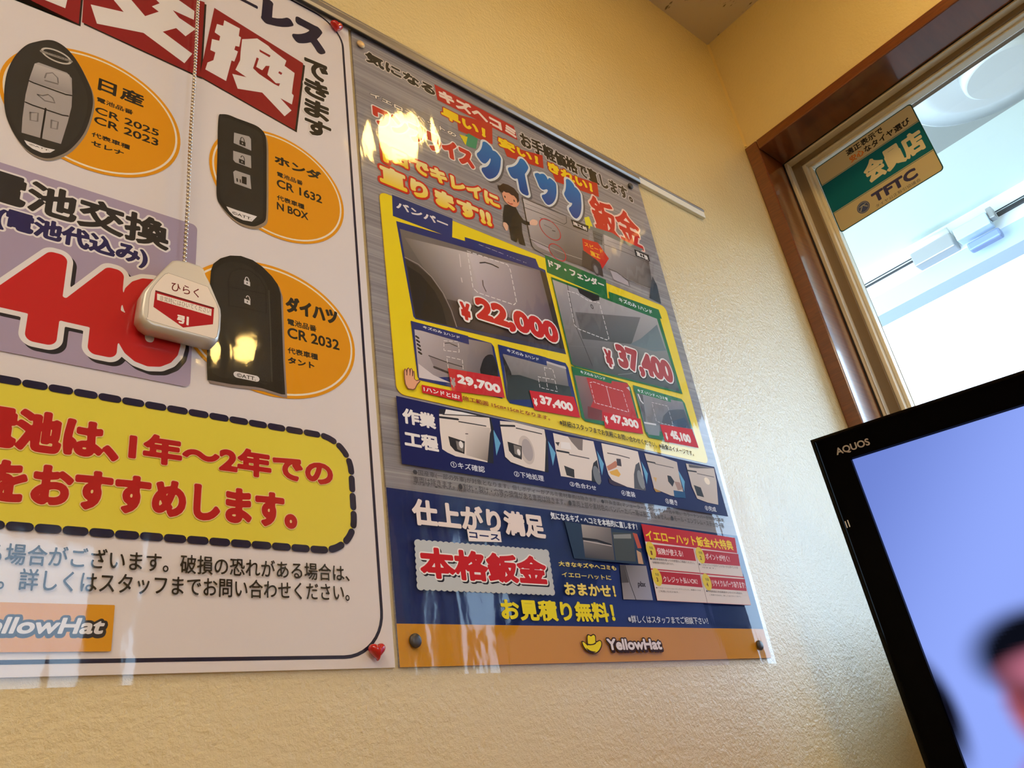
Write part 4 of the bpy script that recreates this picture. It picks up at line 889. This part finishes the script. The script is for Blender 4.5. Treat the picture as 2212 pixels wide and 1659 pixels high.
# ---------------------------------------------------------------- pull tag on its ball chain
TP = Plane((0, -.0165, 0), (1, 0, 0), (0, 0, 1))
tg0 = TP.at(405, 566)
tt = thing('pull_tag', 'silver pull tag with red lettering hanging on a ball chain over the white poster', 'pull tag', None, (tg0[0], 0, tg0[1]))
k6 = 6.914; tz = lambda x, y: TP.at(280+x/k6, 540+y/k6)
face = [tz(*q) for q in ((560,215),(650,135),(720,128),(870,150),(1060,215),(1120,265),(1150,360),(1200,450),(1380,880),(1388,960),(1378,1180),(1345,1330),(1290,1385),(1200,1375),(300,1150),(205,1085),(140,990),(150,880),(190,640),(250,540),(390,390))]
def tag_body():
    c = np.mean(face, 0); mb = MB(); n = len(face); vs = []; fs = []
    prof = [(0.93, -.0046), (0.985, -.0058), (1.0, -.0085), (1.0, -.0120), (.985, -.0148), (.95, -.0163), (.90, -.0168)]
    for s_, y in prof:
        for p in face:
            q = c+(p-c)*s_; vs.append((q[0]-tg0[0], y, q[1]-tg0[1]))
    for a in range(len(prof)-1):
        for i in range(n): fs.append((a*n+i, a*n+(i+1) % n, (a+1)*n+(i+1) % n, (a+1)*n+i))
    mb.add(vs, fs, True); mb.add(vs[-n:], [tuple(range(n))]); mb.add(vs[:n], [tuple(range(n))[::-1]])
    return mb.build('body', M['tag'], tt)
body = tag_body()
sT = Sheet(Plane((0, -.01682, 0), (1, 0, 0), (0, 0, 1)), 0.0, tt); P = sT
P.view(280, 540, k6)
P.part('face_label', 'cream label with red arrow')
lab = [(505,385),(570,355),(620,360),(1120,535),(1170,560),(1210,640),(1325,890),(1312,1240),(1270,1310),(1200,1305),(330,1060),(275,1000),(280,930),(320,620)]
P.poly([(x+(x-800)*.012, y+(y-800)*.012) for x, y in lab], S(150, 140, 128), 3); P.poly(lab, S(240, 224, 206), 3)
P.text('ひらく', (628, 470), (1035, 715), S(110, 24, 22), .012, res=40)
P.poly([(385,600),(1262,860),(1245,1110),(800,1160),(355,850)], S(178, 20, 26)); P.poly([(410,650),(1225,885),(1218,985),(410,745)], S(242, 228, 212))
P.poly([(385,600),(1262,860),(1262,882),(385,622)], S(110, 14, 18))
P.text('非常時にはひいてください', (452, 676), (1205, 952), S(150, 120, 104), 0)
P.text('引', (712, 958), (880, 1128), S(246, 232, 220), .06, res=32)
P.text('SMOKE', (750, 245), (995, 312), S(196, 186, 184), 0)
P.finish(); shift_root(P, tt)
mb = MB(); z = 0.0012; rng = random.Random(4)
while tg0[1]+z < 2.16:
    mb.sphere((0.0002*math.sin(z*40), -.0105, z), .00142, 12, 8); mb.box((-.0004, -.0109, z), (.0004, -.0101, z+.0033)); z += .0033
mb.build('ball_chain', M['chrome'], tt)
MB().lathe((0, -.0105, -.0030), (0, 0, 1), [(.0022, 0), (.0022, .002), (.0014, .0036)], 16).build('chain_ferrule', M['chrome'], tt)
# hook that carries the chain, above the view
hk = thing('chain_hook', 'small metal hook above the rail that carries the ball chain', 'hook', None, (tg0[0], 0, 2.16))
MB().box((-.006, -.003, -.006), (.006, 0, .014)).build('plate', M['chrome'], hk, .001)
MB().lathe((0, 0, .004), (0, -1, 0), [(.0016, .003), (.0016, .014)], 12).box((-.0016, -.015, .000), (.0016, -.012, .010)).build('hook', M['chrome'], hk)

# ================================================================== TELEVISION
TW, TH = 0.705, 0.470
tv_h = np.array([.297, -.955, 0]); tv_h /= np.linalg.norm(tv_h); tv_n0 = np.array([tv_h[1], -tv_h[0], 0]); tl_ = math.radians(3.1)
tv_u = math.cos(tl_)*np.array([0, 0, 1.0])+math.sin(tl_)*tv_n0
TVP = Plane((-0.31, -0.083, 1.635), tv_h, tv_u)
tv = bpy.data.objects.new('television', None); link(tv); tag(tv, 'black flat television in front of the window, showing a blurred person in pink on blue', 'television')
tv.matrix_world = Matrix(((tv_h[0], tv_u[0], TVP.N[0], TVP.O[0]), (tv_h[1], tv_u[1], TVP.N[1], TVP.O[1]), (tv_h[2], tv_u[2], TVP.N[2], TVP.O[2]), (0, 0, 0, 1)))
bz = .0325
def frame_ring(mb, o, i_, z0, z1):
    """bezel ring: outer inset O at depth Z0 to inner inset I_ at Z1"""
    r0 = [(o, -o), (TW-o, -o), (TW-o, -TH+o), (o, -TH+o)]; r1 = [(i_, -i_), (TW-i_, -i_), (TW-i_, -TH+i_), (i_, -TH+i_)]
    mb.add([(x, y, z0) for x, y in r0]+[(x, y, z1) for x, y in r1], [(k, (k+1) % 4, 4+(k+1) % 4, 4+k) for k in range(4)])
mb = MB(); frame_ring(mb, 0.0, 0.0, -.026, -.003); frame_ring(mb, 0.0, .003, -.003, 0.0); frame_ring(mb, .003, .0045, 0, .0010); frame_ring(mb, .0045, .0052, .0010, .0005); frame_ring(mb, .0052, bz-.0010, .0005, .0005); frame_ring(mb, bz-.0010, bz, .0005, -.0035); mb.build('bezel', M['black'], tv)
mb = MB(); mb.box((.0, 0, -.0265), (TW, -TH, -.026)); mb.box((.05, -.06, -.058), (TW-.05, -TH+.03, -.0265)); mb.build('back_shell', M['blackm'], tv, .004)
# picture: soft shapes on blue, on a fine grid
nx, ny = 220, 140
U_, V_ = np.meshgrid(np.linspace(bz, TW-bz, nx), np.linspace(-bz, -TH+bz, ny))
def sm(x, a, b):
    t = np.clip((x-a)/(b-a), 0, 1); return t*t*(3-2*t)
bgc = np.array(S(112, 134, 214)); bgl = np.array(S(148, 172, 255))
g = sm(U_-bz+(-V_-bz)*0.9, 0, .22)[..., None]; img = bgc+(bgl-bgc)*g
def soft(img, cu, cv, a, b, col, edge=.35, rot_=0.0):
    du, dv = U_-cu, V_-cv; x = du*math.cos(rot_)+dv*math.sin(rot_); y = -du*math.sin(rot_)+dv*math.cos(rot_)
    d = np.sqrt((x/a)**2+(y/b)**2); k = (1-sm(d, 1-edge, 1+edge))[..., None]; return img*(1-k)+np.array(col)*k
CX = .121
img = soft(img, .0265, -.268, .016, .042, S(14, 14, 26), .5, .12)
img = soft(img, CX+.035, -.402, .112, .105, S(176, 40, 118), .12)                     # pink shirt
img = soft(img, CX+.008, -.325, .028, .040, S(168, 84, 92), .4)                       # neck
img = soft(img, CX+.004, -.280, .044, .050, S(172, 86, 92), .24)                      # face
img = soft(img, CX+.004, -.238, .055, .035, S(12, 14, 24), .34, .0)                   # hair
img = soft(img, CX+.008, -.252, .038, .016, S(190, 110, 134), .6)                     # forehead
img = soft(img, CX+.010, -.276, .037, .010, S(96, 50, 76), .7)                        # eye line
img = soft(img, CX+.03, -.40, .035, .030, S(206, 170, 204), .5)
me = bpy.data.meshes.new('screen'); vs = [(u, v, -.0033) for u, v in zip(U_.ravel(), V_.ravel())]
me.from_pydata(vs, [], [(j*nx+i, (j+1)*nx+i, (j+1)*nx+i+1, j*nx+i+1) for j in range(ny-1) for i in range(nx-1)]); me.materials.append(M['screen'])
ca = me.color_attributes.new('Col', 'FLOAT_COLOR', 'POINT'); ca.data.foreach_set('color', np.concatenate([img.reshape(-1, 3), np.ones((nx*ny, 1))], 1).astype(np.float32).ravel()); me.update()
scr = link(bpy.data.objects.new('screen', me), tv)
class Local(Plane):
    def world(s, u, v, n=0.0): return np.array([u, v, n])
sV = Sheet(Local(TVP.O, tv_h, tv_u), .00056, tv); P = sV
P.part('maker_lettering', 'pale lettering'); P.view(1740, 800, 4.148)
P.text('AQUOS', (284, 700), (572, 672), S(190, 180, 170), .03, res=30, uv=False) if False else P.text('AQUOS', (.0205, -.0172), (.0540, -.0258), S(168, 158, 148), .03, res=30, uv=True)
P.part('white_strokes', 'two small white strokes')  # two short white strokes near the left edge of the bezel
P.stroke_uv([(.0062, -.0905), (.0062, -.0965)], .0010, S(226, 226, 226)); P.stroke_uv([(.0088, -.0900), (.0088, -.0962)], .0010, S(226, 226, 226))
P.finish()
mb = MB(); mb.box((TW*.5-.05, -.30, -.085), (TW*.5+.05, -.20, -.058)); mb.build('wall_bracket', M['blackm'], tv)
P_ = TVP.world(TW*.5, -.25, -.08)
iw = tv.matrix_world.inverted()
for nm, a_, b_ in (('wall_plate', (-.012, P_[1]-.06, 1.24), (0, P_[1]+.06, WZ0-.01)), ('bracket_arm', (P_[0]-.01, P_[1]-.02, 1.30), (-.012, P_[1]+.02, 1.35))):
    o = MB().box(a_, b_).build(nm, M['blackm'], tv); o.matrix_local = iw

# ================================================================== STICKER on the glass
GP = Plane((0.0996, 0, 0), (0, -1, 0), (0, 0, 1))
st = thing('window_sticker', 'teal and cream member shop sticker inside the upper corner of the window glass', 'sticker', None, (0.0996, -.1, 2.2))
sS = Sheet(GP, 0.0, st); P = sS; P.view(1700, 180, 4.32)
TEAL = S(0, 104, 124); CREAM = S(196, 184, 150); DTL = S(20, 74, 78)
q = [P.at(p) for p in ((250, 790), (1160, 195), (1470, 800), (500, 1400))]
su0 = (q[0][0]+q[3][0])/2; su1 = (q[1][0]+q[2][0])/2; sv1 = (q[0][1]+q[1][1])/2; sv0 = (q[2][1]+q[3][1])/2
P.part('backing'); P.fill(rrect(su0, sv0, su1, sv1, .006), DTL); P.fill(rrect(su0+.0017, sv0+.0017, su1-.0017, sv1-.0017, .005), CREAM)
hh = sv1-sv0; ww = su1-su0
P.part('teal_band'); P.fill(rrect(su0+.0012, sv0+.285*hh, su1-.0012, sv0+.735*hh, 0), TEAL); P.fill(rrect(su0+.0012, sv0+.720*hh, su1-.0012, sv0+.728*hh, 0), CREAM); P.fill(rrect(su0+.0012, sv0+.292*hh, su1-.0012, sv0+.300*hh, 0), CREAM)
P.part('lettering')
def rt(t_, a, b_, c, d, col, bold): P.text(t_, (su0+a*ww, sv0+d*hh), (su0+b_*ww, sv0+c*hh), col, bold, res=30, uv=True)
BKT = S(30, 30, 34)
rt('適正表示で', .33, .70, .875, .965, BKT, .03); rt('安心', .335, .475, .765, .855, S(206, 110, 40), .03); rt('なタイヤ選び', .485, .93, .765, .855, BKT, .03)
rt('会員店', .40, .965, .36, .66, S(214, 206, 178), .045); rt('TFTC', .375, .80, .10, .235, S(60, 60, 100), .07); rt('タイヤ公正取引協議会', .375, .80, .035, .075, S(80, 70, 90), 0)
P.part('round_emblem'); c_ = (su0+.275*ww, sv0+.14*hh); P.ellipse(c_, .0105, .0105, S(70, 84, 130)); P.ellipse(c_, .0092, .0092, S(150, 150, 150), .001)
P.stroke_uv([(c_[0]-.006, c_[1]-.004), (c_[0], c_[1]+.004), (c_[0]+.006, c_[1]-.002)], .0016, S(170, 170, 166)); P.stroke_uv([(c_[0]-.005, c_[1]+.003), (c_[0]+.005, c_[1]+.004)], .0014, S(170, 170, 166))
P.finish(); shift_root(P, st)
